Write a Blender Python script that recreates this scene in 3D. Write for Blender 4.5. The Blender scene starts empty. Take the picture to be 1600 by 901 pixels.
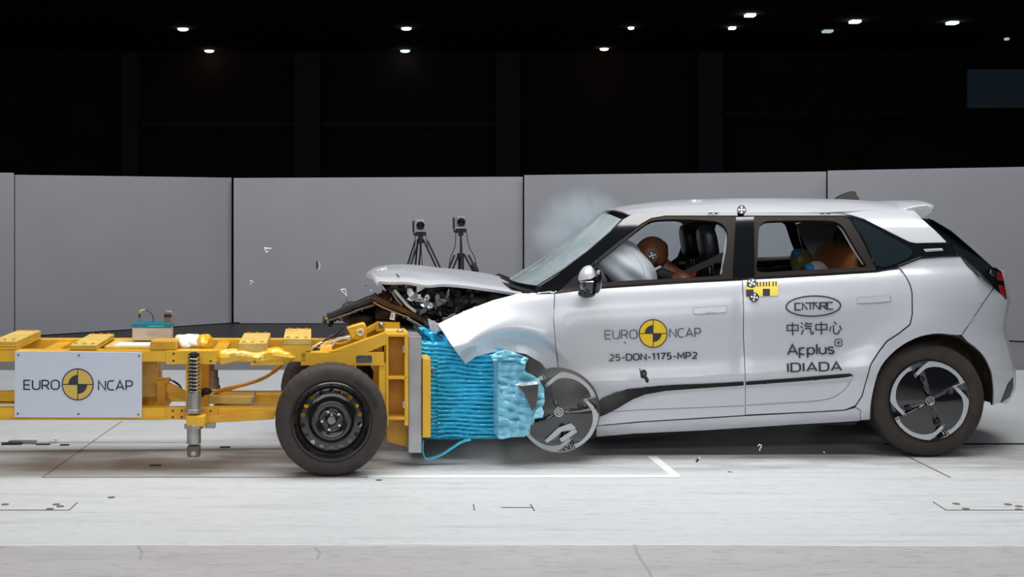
import bpy, bmesh, math, random
from math import sin, cos, pi, sqrt, atan2, radians
from mathutils import Vector, Matrix, noise
from mathutils.geometry import delaunay_2d_cdt
random.seed(7)
C = bpy.context.scene.collection
SC = bpy.context.scene

# ------------------------------------------------------------------ camera, world, lights, exposure
CX, HY, F, H = 660.0, 330.0, 2200.0, 1.55
cam = bpy.data.cameras.new('camera'); camo = bpy.data.objects.new('camera', cam); C.objects.link(camo)
camo.location = (0, 0, H); camo.rotation_euler = (pi/2, 0, 0)
cam.sensor_fit = 'HORIZONTAL'; cam.sensor_width = 36; cam.lens = F/1600*36
cam.shift_x = (800-CX)/1600; cam.shift_y = -(450.5-HY)/1600
cam.clip_end = 200
SC.camera = camo
SC.view_settings.view_transform = 'Standard'; SC.view_settings.look = 'None'
SC.view_settings.exposure = 0.12; SC.view_settings.gamma = 1; SC.view_settings.use_curve_mapping = False
SC.cycles.max_bounces = 7; SC.cycles.transparent_max_bounces = 16
SC.cycles.volume_bounces = 1; SC.cycles.use_denoising = True
SC.cycles.sample_clamp_indirect = 6
w = bpy.data.worlds.new('world'); SC.world = w; w.use_nodes = True
w.node_tree.nodes['Background'].inputs[0].default_value = (.55, .62, .75, 1)
w.node_tree.nodes['Background'].inputs[1].default_value = 0.035
def area(name, loc, target, sx, sy, power, col=(1, 1, 1), spread=180):
    l = bpy.data.lights.new(name, 'AREA'); l.shape = 'RECTANGLE'; l.size = sx; l.size_y = sy
    l.energy = power; l.color = col; l.spread = radians(spread)
    o = bpy.data.objects.new(name, l); C.objects.link(o); o.location = loc
    d = Vector(target)-Vector(loc); o.rotation_euler = d.to_track_quat('-Z', 'Y').to_euler(); return o
area('light_bank_overhead', (0.6, 9.0, 6.4), (0.6, 9.001, 0), 10, 1.6, 345, (1, .985, .97), 150)
area('light_bank_front', (0.8, 6.5, 6.1), (0.8, 8.6, 0.6), 10, 1.0, 165, (1, .99, .98), 150)
area('fill_camera_side', (0.2, -0.6, 4.9), (0.6, 9.2, 0.8), 9, 1.2, 105, (1, .99, .98), 150)  # added fill, not a hall lamp: brightens the airbag and near sides
area('fill_low', (0.2, -3.2, 3.1), (0.6, 9.2, 0.9), 9, .9, 60, (1, .99, .98), 120)  # added low fill, shines into the cabin under the roof rail
area('fill_rear_panels', (1.0, 15.2, 6.4), (1.0, 18.6, 1.2), 15, 1.4, 430, (.97, .98, 1), 150)  # added fill aimed at the partition panels to brighten them

# ------------------------------------------------------------------ materials
def mat(name, col, rough=.5, metal=0, coat=0, spec=.5, emit=None, estr=0, bump=0, bscale=40, var=0, vscale=6, alpha=None, sheen=0):
    m = bpy.data.materials.new(name); m.use_nodes = True; n = m.node_tree.nodes; L = m.node_tree.links
    b = n['Principled BSDF']; c = (*col, 1) if len(col) == 3 else col
    b.inputs['Base Color'].default_value = c; b.inputs['Roughness'].default_value = rough
    b.inputs['Metallic'].default_value = metal; b.inputs['Coat Weight'].default_value = coat
    b.inputs['Coat Roughness'].default_value = .06; b.inputs['Specular IOR Level'].default_value = spec
    if emit: b.inputs['Emission Color'].default_value = (*emit, 1); b.inputs['Emission Strength'].default_value = estr
    tc = None
    if var or bump:
        tc = n.new('ShaderNodeTexCoord')
    if var:
        t = n.new('ShaderNodeTexNoise'); t.inputs['Scale'].default_value = vscale; t.inputs['Detail'].default_value = 6
        L.new(tc.outputs['Object'], t.inputs['Vector'])
        r = n.new('ShaderNodeValToRGB'); r.color_ramp.elements[0].position = .3; r.color_ramp.elements[1].position = .7
        r.color_ramp.elements[0].color = (*[x*(1-var) for x in c[:3]], 1); r.color_ramp.elements[1].color = (*[min(1, x*(1+var*.5)) for x in c[:3]], 1)
        L.new(t.outputs['Fac'], r.inputs[0]); L.new(r.outputs[0], b.inputs['Base Color'])
    if bump:
        t = n.new('ShaderNodeTexNoise'); t.inputs['Scale'].default_value = bscale; t.inputs['Detail'].default_value = 4
        L.new(tc.outputs['Object'], t.inputs['Vector'])
        bp = n.new('ShaderNodeBump'); bp.inputs['Strength'].default_value = bump; bp.inputs['Distance'].default_value = .01
        L.new(t.outputs['Fac'], bp.inputs['Height']); L.new(bp.outputs[0], b.inputs['Normal'])
    return m
PAINT = mat('silver_white_paint', (.565, .59, .64), .34, .12, .7)
PAINT.node_tree.nodes['Principled BSDF'].inputs['Coat Roughness'].default_value = .16
GLOSSBLK = mat('gloss_black', (.006, .007, .009), .06, 0, 1)
SATBLK = mat('satin_black', (.02, .018, .017), .38)
FRAMEBLK = mat('window_frame_rubber', (.015, .010, .008), .5, spec=.25)
MOULD = mat('matt_black_moulding', (.008, .008, .009), .55, spec=.25)
DARK = mat('dark_plastic', (.012, .011, .011), .7)
DUSTBLK = mat('dusty_arch_liner', (.05, .036, .028), .9, var=.5, vscale=9)
TYRE = mat('dusty_tyre_rubber', (.034, .026, .022), .8, var=.3, vscale=14, bump=.3, bscale=90)
TYRE2 = mat('tyre_rubber', (.040, .031, .028), .7, var=.3, vscale=14, bump=.3, bscale=90)
STEELBLK = mat('black_steel_rim', (.014, .014, .015), .25, .2, .9)
YEL = mat('yellow_frame_paint', (.84, .47, .018), .42, 0, .3, var=.12, vscale=5, bump=.1, bscale=30)
YELD = mat('orange_yellow_paint', (.76, .38, .014), .5, 0, .2, var=.25, vscale=6)
YELT = mat('yellow_plastic_wrap', (.90, .50, .02), .25, 0, .6, bump=.8, bscale=24)
TANY = mat('sandy_yellow_plate', (.72, .50, .13), .55, var=.22, vscale=12, bump=.2, bscale=60)
ALU = mat('machined_aluminium', (.42, .43, .44), .38, .55, var=.22, vscale=9)
STEEL = mat('grey_steel', (.44, .43, .41), .35, .8, var=.25, vscale=20)
WHITE = mat('white_board', (.62, .66, .78), .4)
PUREW = mat('white_plastic', (.85, .86, .88), .4)
BLUE = mat('blue_aluminium_foil', (.06, .60, .88), .26, .12, .5, var=.2, vscale=5, bump=.25, bscale=18)
BLUEL = mat('light_blue_aluminium_foil', (.30, .68, .86), .35, .1, .3, var=.15, vscale=5, bump=.35, bscale=16)
TEAL = mat('teal_lid', (.005, .19, .27), .35); TEALL = mat('teal_stripe', (.05, .55, .70), .4)
BEIGE = mat('beige_case', (.60, .51, .42), .5)
INK = mat('dark_ink', (.022, .027, .045), .5)
SIGNY = mat('sign_yellow', (.85, .56, .01), .45); SIGNYD = mat('sign_yellow_faded', (.66, .46, .10), .5)
CHROME = mat('chrome', (.75, .76, .78), .12, 1)
SILV = mat('silver_rim_face', (.50, .53, .56), .38, .3)
BROWN = mat('dummy_brown_skin', (.17, .055, .022), .42)
OLIVE = mat('dummy_olive_skin', (.30, .24, .07), .35); PINK = mat('dummy_pale_skin', (.62, .47, .45), .45)
BLUET = mat('blue_tape', (.03, .32, .75), .4)
ORANGE = mat('orange_leather', (.62, .20, .05), .45, bump=.2, bscale=50)
SEATBLK = mat('black_leather', (.014, .016, .018), .32, bump=.2, bscale=60)
BAG = mat('airbag_fabric', (.90, .91, .95), .75, bump=.15, bscale=90)
LINER = mat('headliner_fabric', (.66, .62, .57), .9); CTRIM = mat('grey_pillar_trim', (.66, .76, .78), .8)
REDL = mat('red_tail_lamp', (.45, .01, .015), .15, 0, 1); REDF = mat('red_fabric', (.55, .03, .02), .7)
MIRR = mat('mirror_glass', (.9, .9, .92), .03, 1)
BROWNMET = mat('rusty_brown_beam', (.10, .045, .015), .35, .4, .4, var=.6, vscale=8)
PANELM = mat('grey_partition_panel', (.27, .275, .30), .7, var=.05, vscale=1.5)
BLKM = mat('black_camera_body', (.018, .014, .015), .5)
LINEW = mat('white_floor_paint', (.78, .80, .82), .5, var=.12, vscale=6)
JOINT = mat('dark_floor_joint', (.16, .13, .12), .9)
JOINTB = mat('black_floor_joint', (.02, .02, .02), .9)
WRAPW = mat('white_cloth', (.82, .76, .66), .7, bump=.7, bscale=25)
STRAP = mat('dark_webbing', (.025, .025, .027), .7)
STRAPO = mat('orange_strap', (.62, .27, .02), .6)
COPP = mat('copper_connector', (.55, .30, .18), .35, .7)

def glass(name, tint=(.8, .9, .92), gl=.06, rough=.02):
    m = bpy.data.materials.new(name); m.use_nodes = True; n = m.node_tree.nodes; L = m.node_tree.links; n.clear()
    o = n.new('ShaderNodeOutputMaterial'); t = n.new('ShaderNodeBsdfTransparent'); g = n.new('ShaderNodeBsdfGlossy')
    t.inputs[0].default_value = (*tint, 1); g.inputs['Roughness'].default_value = rough
    f = n.new('ShaderNodeFresnel'); f.inputs[0].default_value = 1.10; mx = n.new('ShaderNodeMixShader')
    L.new(f.outputs[0], mx.inputs[0]); L.new(t.outputs[0], mx.inputs[1]); L.new(g.outputs[0], mx.inputs[2]); L.new(mx.outputs[0], o.inputs[0]); return m
GLASS = glass('side_window_glass', (.95, .97, .98)); 
TINT = mat('tinted_dark_glass', (.012, .02, .024), .06, 0, 1)
def cracked():
    m = bpy.data.materials.new('cracked_windscreen_glass'); m.use_nodes = True; n = m.node_tree.nodes; L = m.node_tree.links; n.clear()
    o = n.new('ShaderNodeOutputMaterial'); t = n.new('ShaderNodeBsdfTransparent'); t.inputs[0].default_value = (.62, .74, .78, 1)
    p = n.new('ShaderNodeBsdfPrincipled'); p.inputs['Base Color'].default_value = (.62, .72, .76, 1); p.inputs['Roughness'].default_value = .25
    p.inputs['Coat Weight'].default_value = 1
    tc = n.new('ShaderNodeTexCoord'); v = n.new('ShaderNodeTexVoronoi'); v.feature = 'DISTANCE_TO_EDGE'; v.inputs['Scale'].default_value = 26
    nz = n.new('ShaderNodeTexNoise'); nz.inputs['Scale'].default_value = 2.2; nz.inputs['Detail'].default_value = 5
    L.new(tc.outputs['Object'], v.inputs[0]); L.new(tc.outputs['Object'], nz.inputs[0])
    r = n.new('ShaderNodeMapRange'); r.inputs[1].default_value = 0; r.inputs[2].default_value = .06; r.inputs[3].default_value = .95; r.inputs[4].default_value = 0
    L.new(v.outputs['Distance'], r.inputs[0])
    r2 = n.new('ShaderNodeMapRange'); r2.inputs[1].default_value = .36; r2.inputs[2].default_value = .60; r2.inputs[3].default_value = .50; r2.inputs[4].default_value = .92
    L.new(nz.outputs['Fac'], r2.inputs[0])
    mth = n.new('ShaderNodeMath'); mth.operation = 'MAXIMUM'; L.new(r.outputs[0], mth.inputs[0]); L.new(r2.outputs[0], mth.inputs[1])
    mx = n.new('ShaderNodeMixShader'); L.new(mth.outputs[0], mx.inputs[0]); L.new(t.outputs[0], mx.inputs[1]); L.new(p.outputs[0], mx.inputs[2]); L.new(mx.outputs[0], o.inputs[0]); return m
WIND = cracked()
def floor_mat():
    m = bpy.data.materials.new('painted_concrete_floor'); m.use_nodes = True; n = m.node_tree.nodes; L = m.node_tree.links
    b = n['Principled BSDF']; g = n.new('ShaderNodeNewGeometry'); s = n.new('ShaderNodeSeparateXYZ'); L.new(g.outputs['Position'], s.inputs[0])
    def noi(sc, scale3, det=6, rough=.6):
        mp = n.new('ShaderNodeMapping'); mp.inputs['Scale'].default_value = scale3; L.new(g.outputs['Position'], mp.inputs[0])
        t = n.new('ShaderNodeTexNoise'); t.inputs['Scale'].default_value = sc; t.inputs['Detail'].default_value = det; t.inputs['Roughness'].default_value = rough
        L.new(mp.outputs[0], t.inputs[0]); return t.outputs['Fac']
    def ramp(v, e):
        r = n.new('ShaderNodeValToRGB'); r.color_ramp.elements.remove(r.color_ramp.elements[1])
        for i, (p, c) in enumerate(e):
            el = r.color_ramp.elements[0] if i == 0 else r.color_ramp.elements.new(p)
            el.position = p; el.color = (*c, 1)
        L.new(v, r.inputs[0]); return r.outputs[0]
    def mix(f, a, c, mode='MIX'):
        x = n.new('ShaderNodeMix'); x.data_type = 'RGBA'; x.blend_type = mode
        if isinstance(f, float): x.inputs[0].default_value = f
        else: L.new(f, x.inputs[0])
        L.new(a, x.inputs[6]); L.new(c, x.inputs[7]); return x.outputs[2]
    big = noi(.5, (.5, 1.2, 1)); streak = noi(2.5, (.35, 5, 1)); fine = noi(14, (.6, 1.6, 1), 8, .7); blot = noi(1.6, (.8, 2.5, 1), 8, .65)
    white = ramp(big, [(.3, (.49, .515, .53)), (.7, (.56, .585, .60))])
    white = mix(.5, white, ramp(streak, [(.34, (.38, .385, .39)), (.46, (.54, .565, .58)), (.78, (.60, .62, .635))]))
    white = mix(.22, white, ramp(fine, [(.33, (.25, .25, .26)), (.5, (.66, .69, .71))]))
    conc = mix(.5, ramp(big, [(.3, (.40, .385, .395)), (.7, (.47, .455, .465))]), ramp(blot, [(.3, (.30, .285, .29)), (.55, (.47, .46, .47))]))
    conc = mix(.35, conc, ramp(fine, [(.36, (.17, .155, .155)), (.48, (.45, .44, .45))]))
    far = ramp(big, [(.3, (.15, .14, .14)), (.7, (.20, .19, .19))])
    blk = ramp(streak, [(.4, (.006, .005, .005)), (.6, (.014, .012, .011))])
    nb = n.new('ShaderNodeMath'); nb.operation = 'MULTIPLY_ADD'; L.new(fine, nb.inputs[0]); nb.inputs[1].default_value = .02; L.new(s.outputs[1], nb.inputs[2])
    def gt(t):
        q = n.new('ShaderNodeMath'); q.operation = 'GREATER_THAN'; L.new(nb.outputs[0], q.inputs[0]); q.inputs[1].default_value = t; return q.outputs[0]
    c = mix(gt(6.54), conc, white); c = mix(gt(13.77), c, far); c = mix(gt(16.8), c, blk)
    # worn dirt streaks along the runway, with the trolley's shade painted in
    dn = n.new('ShaderNodeMapRange'); dn.interpolation_type = 'SMOOTHSTEP'; L.new(s.outputs[1], dn.inputs[0])
    dn.inputs[1].default_value = 8.3; dn.inputs[2].default_value = 8.55; 
    d2 = n.new('ShaderNodeMapRange'); d2.interpolation_type = 'SMOOTHSTEP'; L.new(s.outputs[1], d2.inputs[0]); d2.inputs[1].default_value = 9.5; d2.inputs[2].default_value = 9.0
    mm = n.new('ShaderNodeMath'); mm.operation = 'MULTIPLY'; L.new(dn.outputs[0], mm.inputs[0]); L.new(d2.outputs[0], mm.inputs[1])
    sm = n.new('ShaderNodeMapRange'); L.new(blot, sm.inputs[0]); sm.inputs[1].default_value = .40; sm.inputs[2].default_value = .62; sm.inputs[3].default_value = 0; sm.inputs[4].default_value = .55
    m3 = n.new('ShaderNodeMath'); m3.operation = 'MULTIPLY'; L.new(mm.outputs[0], m3.inputs[0]); L.new(sm.outputs[0], m3.inputs[1])
    rgb = n.new('ShaderNodeRGB'); rgb.outputs[0].default_value = (.20, .17, .15, 1)
    c = mix(m3.outputs[0], c, rgb.outputs[0])
    L.new(c, b.inputs['Base Color']); 
    rr = n.new('ShaderNodeMapRange'); L.new(streak, rr.inputs[0]); rr.inputs[3].default_value = .35; rr.inputs[4].default_value = .6; L.new(rr.outputs[0], b.inputs['Roughness'])
    bp = n.new('ShaderNodeBump'); bp.inputs['Strength'].default_value = .15; bp.inputs['Distance'].default_value = .01; L.new(fine, bp.inputs['Height']); L.new(bp.outputs[0], b.inputs['Normal'])
    return m

# ------------------------------------------------------------------ helpers
def P(px, py, Y): return Vector(((px-CX)*Y/F, Y, H-(py-HY)*Y/F))
PSI = radians(4.4); FW = Vector((cos(PSI), sin(PSI), 0)); LT = Vector((-sin(PSI), cos(PSI), 0))
T0 = P(518, 658, 8.2)
def TP(px, py, lat):
    Y = (lat + T0.dot(LT) - T0.z*0)/(-sin(PSI)*(px-CX)/F + cos(PSI))
    return P(px, py, Y)
def tag(o, label=None, cat=None, group=None, kind=None):
    if label: o['label'] = label
    if cat: o['category'] = cat
    if group: o['group'] = group
    if kind: o['kind'] = kind
    return o
def empty(name, loc, label, cat, group=None):
    o = bpy.data.objects.new(name, None); C.objects.link(o); o.location = loc; o.empty_display_size = .1
    return tag(o, label, cat, group)
def root_loc(o):
    v = Vector((0, 0, 0))
    while o: v += o.location; o = o.parent
    return v
def solidify(bm, th):
    bm.normal_update(); bm.verts.index_update(); vs = list(bm.verts); fs = list(bm.faces)
    es = [e for e in bm.edges if len(e.link_faces) == 1]
    top = [bm.verts.new(v.co+v.normal*th) for v in vs]
    for i, v in enumerate(vs): v.index = i
    mk = lambda q, mi: setattr(q, 'material_index', mi)
    for f in fs:
        try: mk(bm.faces.new([top[v.index] for v in reversed(f.verts)]), f.material_index)
        except ValueError: pass
    for e in es:
        f = e.link_faces[0]; l = next(l for l in f.loops if l.edge == e); a = l.vert; b = l.link_loop_next.vert
        try: mk(bm.faces.new([b, a, top[a.index], top[b.index]]), f.material_index)
        except ValueError: pass
class MB:
    def __init__(s): s.v = []; s.f = []; s.mi = []
    def add(s, vs, fs, mi=0):
        b = len(s.v); s.v += [Vector(v) for v in vs]; s.f += [tuple(i+b for i in f) for f in fs]; s.mi += [mi]*len(fs); return s
    def hexa(s, q, e, mi=0):      # quad/polygon q extruded by vector e
        n = len(q); q = [Vector(a) for a in q]; e = Vector(e)
        fs = [tuple(range(n))[::-1], tuple(range(n, 2*n))]+[(i, (i+1) % n, (i+1) % n+n, i+n) for i in range(n)]
        return s.add(q+[a+e for a in q], fs, mi)
    def box(s, c, sx, sy, sz, R=None, mi=0):
        c = Vector(c); vs = [Vector((x*sx/2, y*sy/2, z*sz/2)) for x in (-1, 1) for y in (-1, 1) for z in (-1, 1)]
        if R: vs = [R @ a for a in vs]
        return s.add([c+a for a in vs], [(0, 1, 3, 2), (4, 6, 7, 5), (0, 4, 5, 1), (2, 3, 7, 6), (0, 2, 6, 4), (1, 5, 7, 3)], mi)
    def tube(s, pts, r, n=10, cap=True, mi=0):
        pts = [Vector(p) for p in pts]; m = len(pts); vs = []; up = Vector((.13, .31, .94))
        for i, p in enumerate(pts):
            d = (pts[min(i+1, m-1)]-pts[max(i-1, 0)]).normalized()
            a = d.cross(up)
            if a.length < .05: a = d.cross(Vector((1, 0, 0)))
            a.normalize(); b = d.cross(a); rr = r[i] if isinstance(r, (list, tuple)) else r
            vs += [p+a*cos(2*pi*k/n)*rr+b*sin(2*pi*k/n)*rr for k in range(n)]
        fs = [(i*n+k, i*n+(k+1) % n, (i+1)*n+(k+1) % n, (i+1)*n+k) for i in range(m-1) for k in range(n)]
        if cap: fs += [tuple(range(n))[::-1], tuple(range((m-1)*n, m*n))]
        return s.add(vs, fs, mi)
    def lathe(s, c, ax, prof, n=48, mi=0, rmod=None, cap=False):
        c = Vector(c); ax = Vector(ax).normalized(); u = Vector((0, 0, 1)) if abs(ax.z) < .9 else Vector((1, 0, 0))
        u = (u-ax*u.dot(ax)).normalized(); w_ = ax.cross(u); vs = []
        for j, (a, r) in enumerate(prof):
            for k in range(n):
                rr = r+(rmod(j, k) if rmod else 0)
                vs.append(c+ax*a+(u*cos(2*pi*k/n)+w_*sin(2*pi*k/n))*rr)
        m = len(prof)
        fs = [(i*n+k, (i+1)*n+k, (i+1)*n+(k+1) % n, i*n+(k+1) % n) for i in range(m-1) for k in range(n)]
        if cap: fs += [tuple(range(n)), tuple(range((m-1)*n, m*n))[::-1]]
        return s.add(vs, fs, mi)
    def ell(s, c, r, R=None, nu=20, nv=14, mi=0, fn=None):
        c = Vector(c); vs = []
        for j in range(nv+1):
            th = pi*j/nv
            for i in range(nu):
                ph = 2*pi*i/nu; a = Vector((sin(th)*cos(ph)*r[0], sin(th)*sin(ph)*r[1], cos(th)*r[2]))
                if fn: a = fn(a)
                if R: a = R @ a
                vs.append(c+a)
        fs = [(j*nu+i, (j+1)*nu+i, (j+1)*nu+(i+1) % nu, j*nu+(i+1) % nu) for j in range(nv) for i in range(nu)]
        return s.add(vs, fs, mi)
    def grid(s, rows, mi=0, closed=False):
        n = len(rows[0]); vs = [v for r in rows for v in r]; m = len(rows)
        k = n if closed else n-1
        fs = [(i*n+j, i*n+(j+1) % n, (i+1)*n+(j+1) % n, (i+1)*n+j) for i in range(m-1) for j in range(k)]
        return s.add(vs, fs, mi)
    def build(s, name, m, parent=None, label=None, cat=None, group=None, kind=None, smooth=40, bevel=0, solid=0, recalc=True, subsurf=0, so=-1):
        off = root_loc(parent) if parent else None
        if off is None:
            xs = [a.x for a in s.v]; ys = [a.y for a in s.v]; zs = [a.z for a in s.v]
            off = Vector(((min(xs)+max(xs))/2, (min(ys)+max(ys))/2, min(zs)))
        me = bpy.data.meshes.new(name); me.from_pydata([a-off for a in s.v], [], s.f)
        for q in (m if isinstance(m, (list, tuple)) else [m]): me.materials.append(q)
        me.polygons.foreach_set('material_index', s.mi)
        bm = bmesh.new(); bm.from_mesh(me); bmesh.ops.remove_doubles(bm, verts=bm.verts, dist=1e-5)
        if recalc: bmesh.ops.recalc_face_normals(bm, faces=bm.faces)
        if solid: solidify(bm, solid*so)
        bm.to_mesh(me); bm.free()
        if smooth:
            me.shade_smooth()
            me.set_sharp_from_angle(angle=radians(smooth))
        o = bpy.data.objects.new(name, me); C.objects.link(o)
        if parent: o.parent = parent
        else: o.location = off
        if bevel:
            q = o.modifiers.new('b', 'BEVEL'); q.width = bevel; q.segments = 2; q.limit_method = 'ANGLE'; q.angle_limit = radians(40)
        if subsurf:
            q = o.modifiers.new('u', 'SUBSURF'); q.levels = subsurf; q.render_levels = subsurf
        return tag(o, label, cat, group, kind)
def interp(x, tab):
    if x <= tab[0][0]: return tab[0][1]
    for (a, b), (c, d) in zip(tab, tab[1:]):
        if x <= c: return b+(d-b)*(x-a)/(c-a)
    return tab[-1][1]
def sinterp(x, tab):   # monotone-ish smooth
    if x <= tab[0][0]: return tab[0][1]
    if x >= tab[-1][0]: return tab[-1][1]
    for i in range(len(tab)-1):
        if x <= tab[i+1][0]:
            p0 = tab[max(i-1, 0)]; p1 = tab[i]; p2 = tab[i+1]; p3 = tab[min(i+2, len(tab)-1)]
            t = (x-p1[0])/(p2[0]-p1[0]); h = p2[0]-p1[0]
            m1 = (p2[1]-p0[1])/max(1e-6, p2[0]-p0[0])*h; m2 = (p3[1]-p1[1])/max(1e-6, p3[0]-p1[0])*h
            return (2*t**3-3*t*t+1)*p1[1]+(t**3-2*t*t+t)*m1+(-2*t**3+3*t*t)*p2[1]+(t**3-t*t)*m2
def inside(p, poly):
    x, y = p; c = False; n = len(poly)
    for i in range(n):
        x1, y1 = poly[i]; x2, y2 = poly[(i+1) % n]
        if (y1 > y) != (y2 > y) and x < (x2-x1)*(y-y1)/(y2-y1)+x1: c = not c
    return c
def densify(poly, step, closed=True):
    out = []; n = len(poly)
    for i in range(n if closed else n-1):
        a = poly[i]; b = poly[(i+1) % n]; d = sqrt((a[0]-b[0])**2+(a[1]-b[1])**2); k = max(1, int(round(d/step)))
        out += [(a[0]+(b[0]-a[0])*j/k, a[1]+(b[1]-a[1])*j/k) for j in range(k)]
    if not closed: out.append(poly[-1])
    return out
def smoothpoly(pts, k=4, closed=True):
    out = []; n = len(pts)
    rng = range(n if closed else n-1)
    for i in rng:
        g = (lambda q: pts[q % n]) if closed else (lambda q: pts[min(max(q, 0), n-1)])
        p0, p1, p2, p3 = g(i-1), g(i), g(i+1), g(i+2)
        for j in range(k):
            t = j/k
            out.append(tuple(.5*((2*p1[c])+(-p0[c]+p2[c])*t+(2*p0[c]-5*p1[c]+4*p2[c]-p3[c])*t*t+(-p0[c]+3*p1[c]-3*p2[c]+p3[c])*t**3) for c in range(len(p1))))
    if not closed: out.append(pts[-1])
    return out
def cdt(poly, holes=(), step=8):
    loops = [densify(poly, step)]+[densify(h, step) for h in holes]
    pts = []; edges = []
    for l in loops:
        b = len(pts); pts += l; edges += [(b+i, b+(i+1) % len(l)) for i in range(len(l))]
    nb = len(pts); bp = list(pts)
    xs = [p[0] for p in poly]; ys = [p[1] for p in poly]
    y = min(ys)+step*.5; r = 0
    while y < max(ys):
        x = min(xs)+step*(.5 if r % 2 else .0)+.37*step
        while x < max(xs):
            if inside((x, y), poly) and not any(inside((x, y), h) for h in holes):
                if all((x-a)**2+(y-b)**2 > (.5*step)**2 for a, b in bp): pts.append((x, y))
            x += step
        y += step*.87; r += 1
    V, E, Fc, *_ = delaunay_2d_cdt([Vector(p) for p in pts], edges, [], 0, 1e-5)
    V = [(v.x, v.y) for v in V]; fs = []
    for f in Fc:
        cx = sum(V[i][0] for i in f)/len(f); cy = sum(V[i][1] for i in f)/len(f)
        if inside((cx, cy), poly) and not any(inside((cx, cy), h) for h in holes): fs.append(tuple(f))
    return V, fs
def panel(name, poly, fn, m, parent, holes=(), step=8, thick=.008, mirror=None, label=None, smooth=50, flipto=Vector((0, -1, 0)), kind=None):
    V, fs = cdt(poly, holes, step); vs = [fn(*v) for v in V]
    nz = Vector((0, 0, 0))
    for f in fs: nz += (vs[f[1]]-vs[f[0]]).cross(vs[f[2]]-vs[f[0]])
    if nz.dot(flipto) < 0: fs = [f[::-1] for f in fs]
    b = MB(); b.add(vs, fs); o = b.build(name, m, parent, label, solid=thick, recalc=False, smooth=smooth, kind=kind)
    if mirror is not None:
        b = MB(); b.add([Vector((a.x, 2*mirror-a.y, a.z)) for a in vs], [f[::-1] for f in fs])
        b.build(name, m, parent, None, solid=thick, recalc=False, smooth=smooth)
    return o

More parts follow.
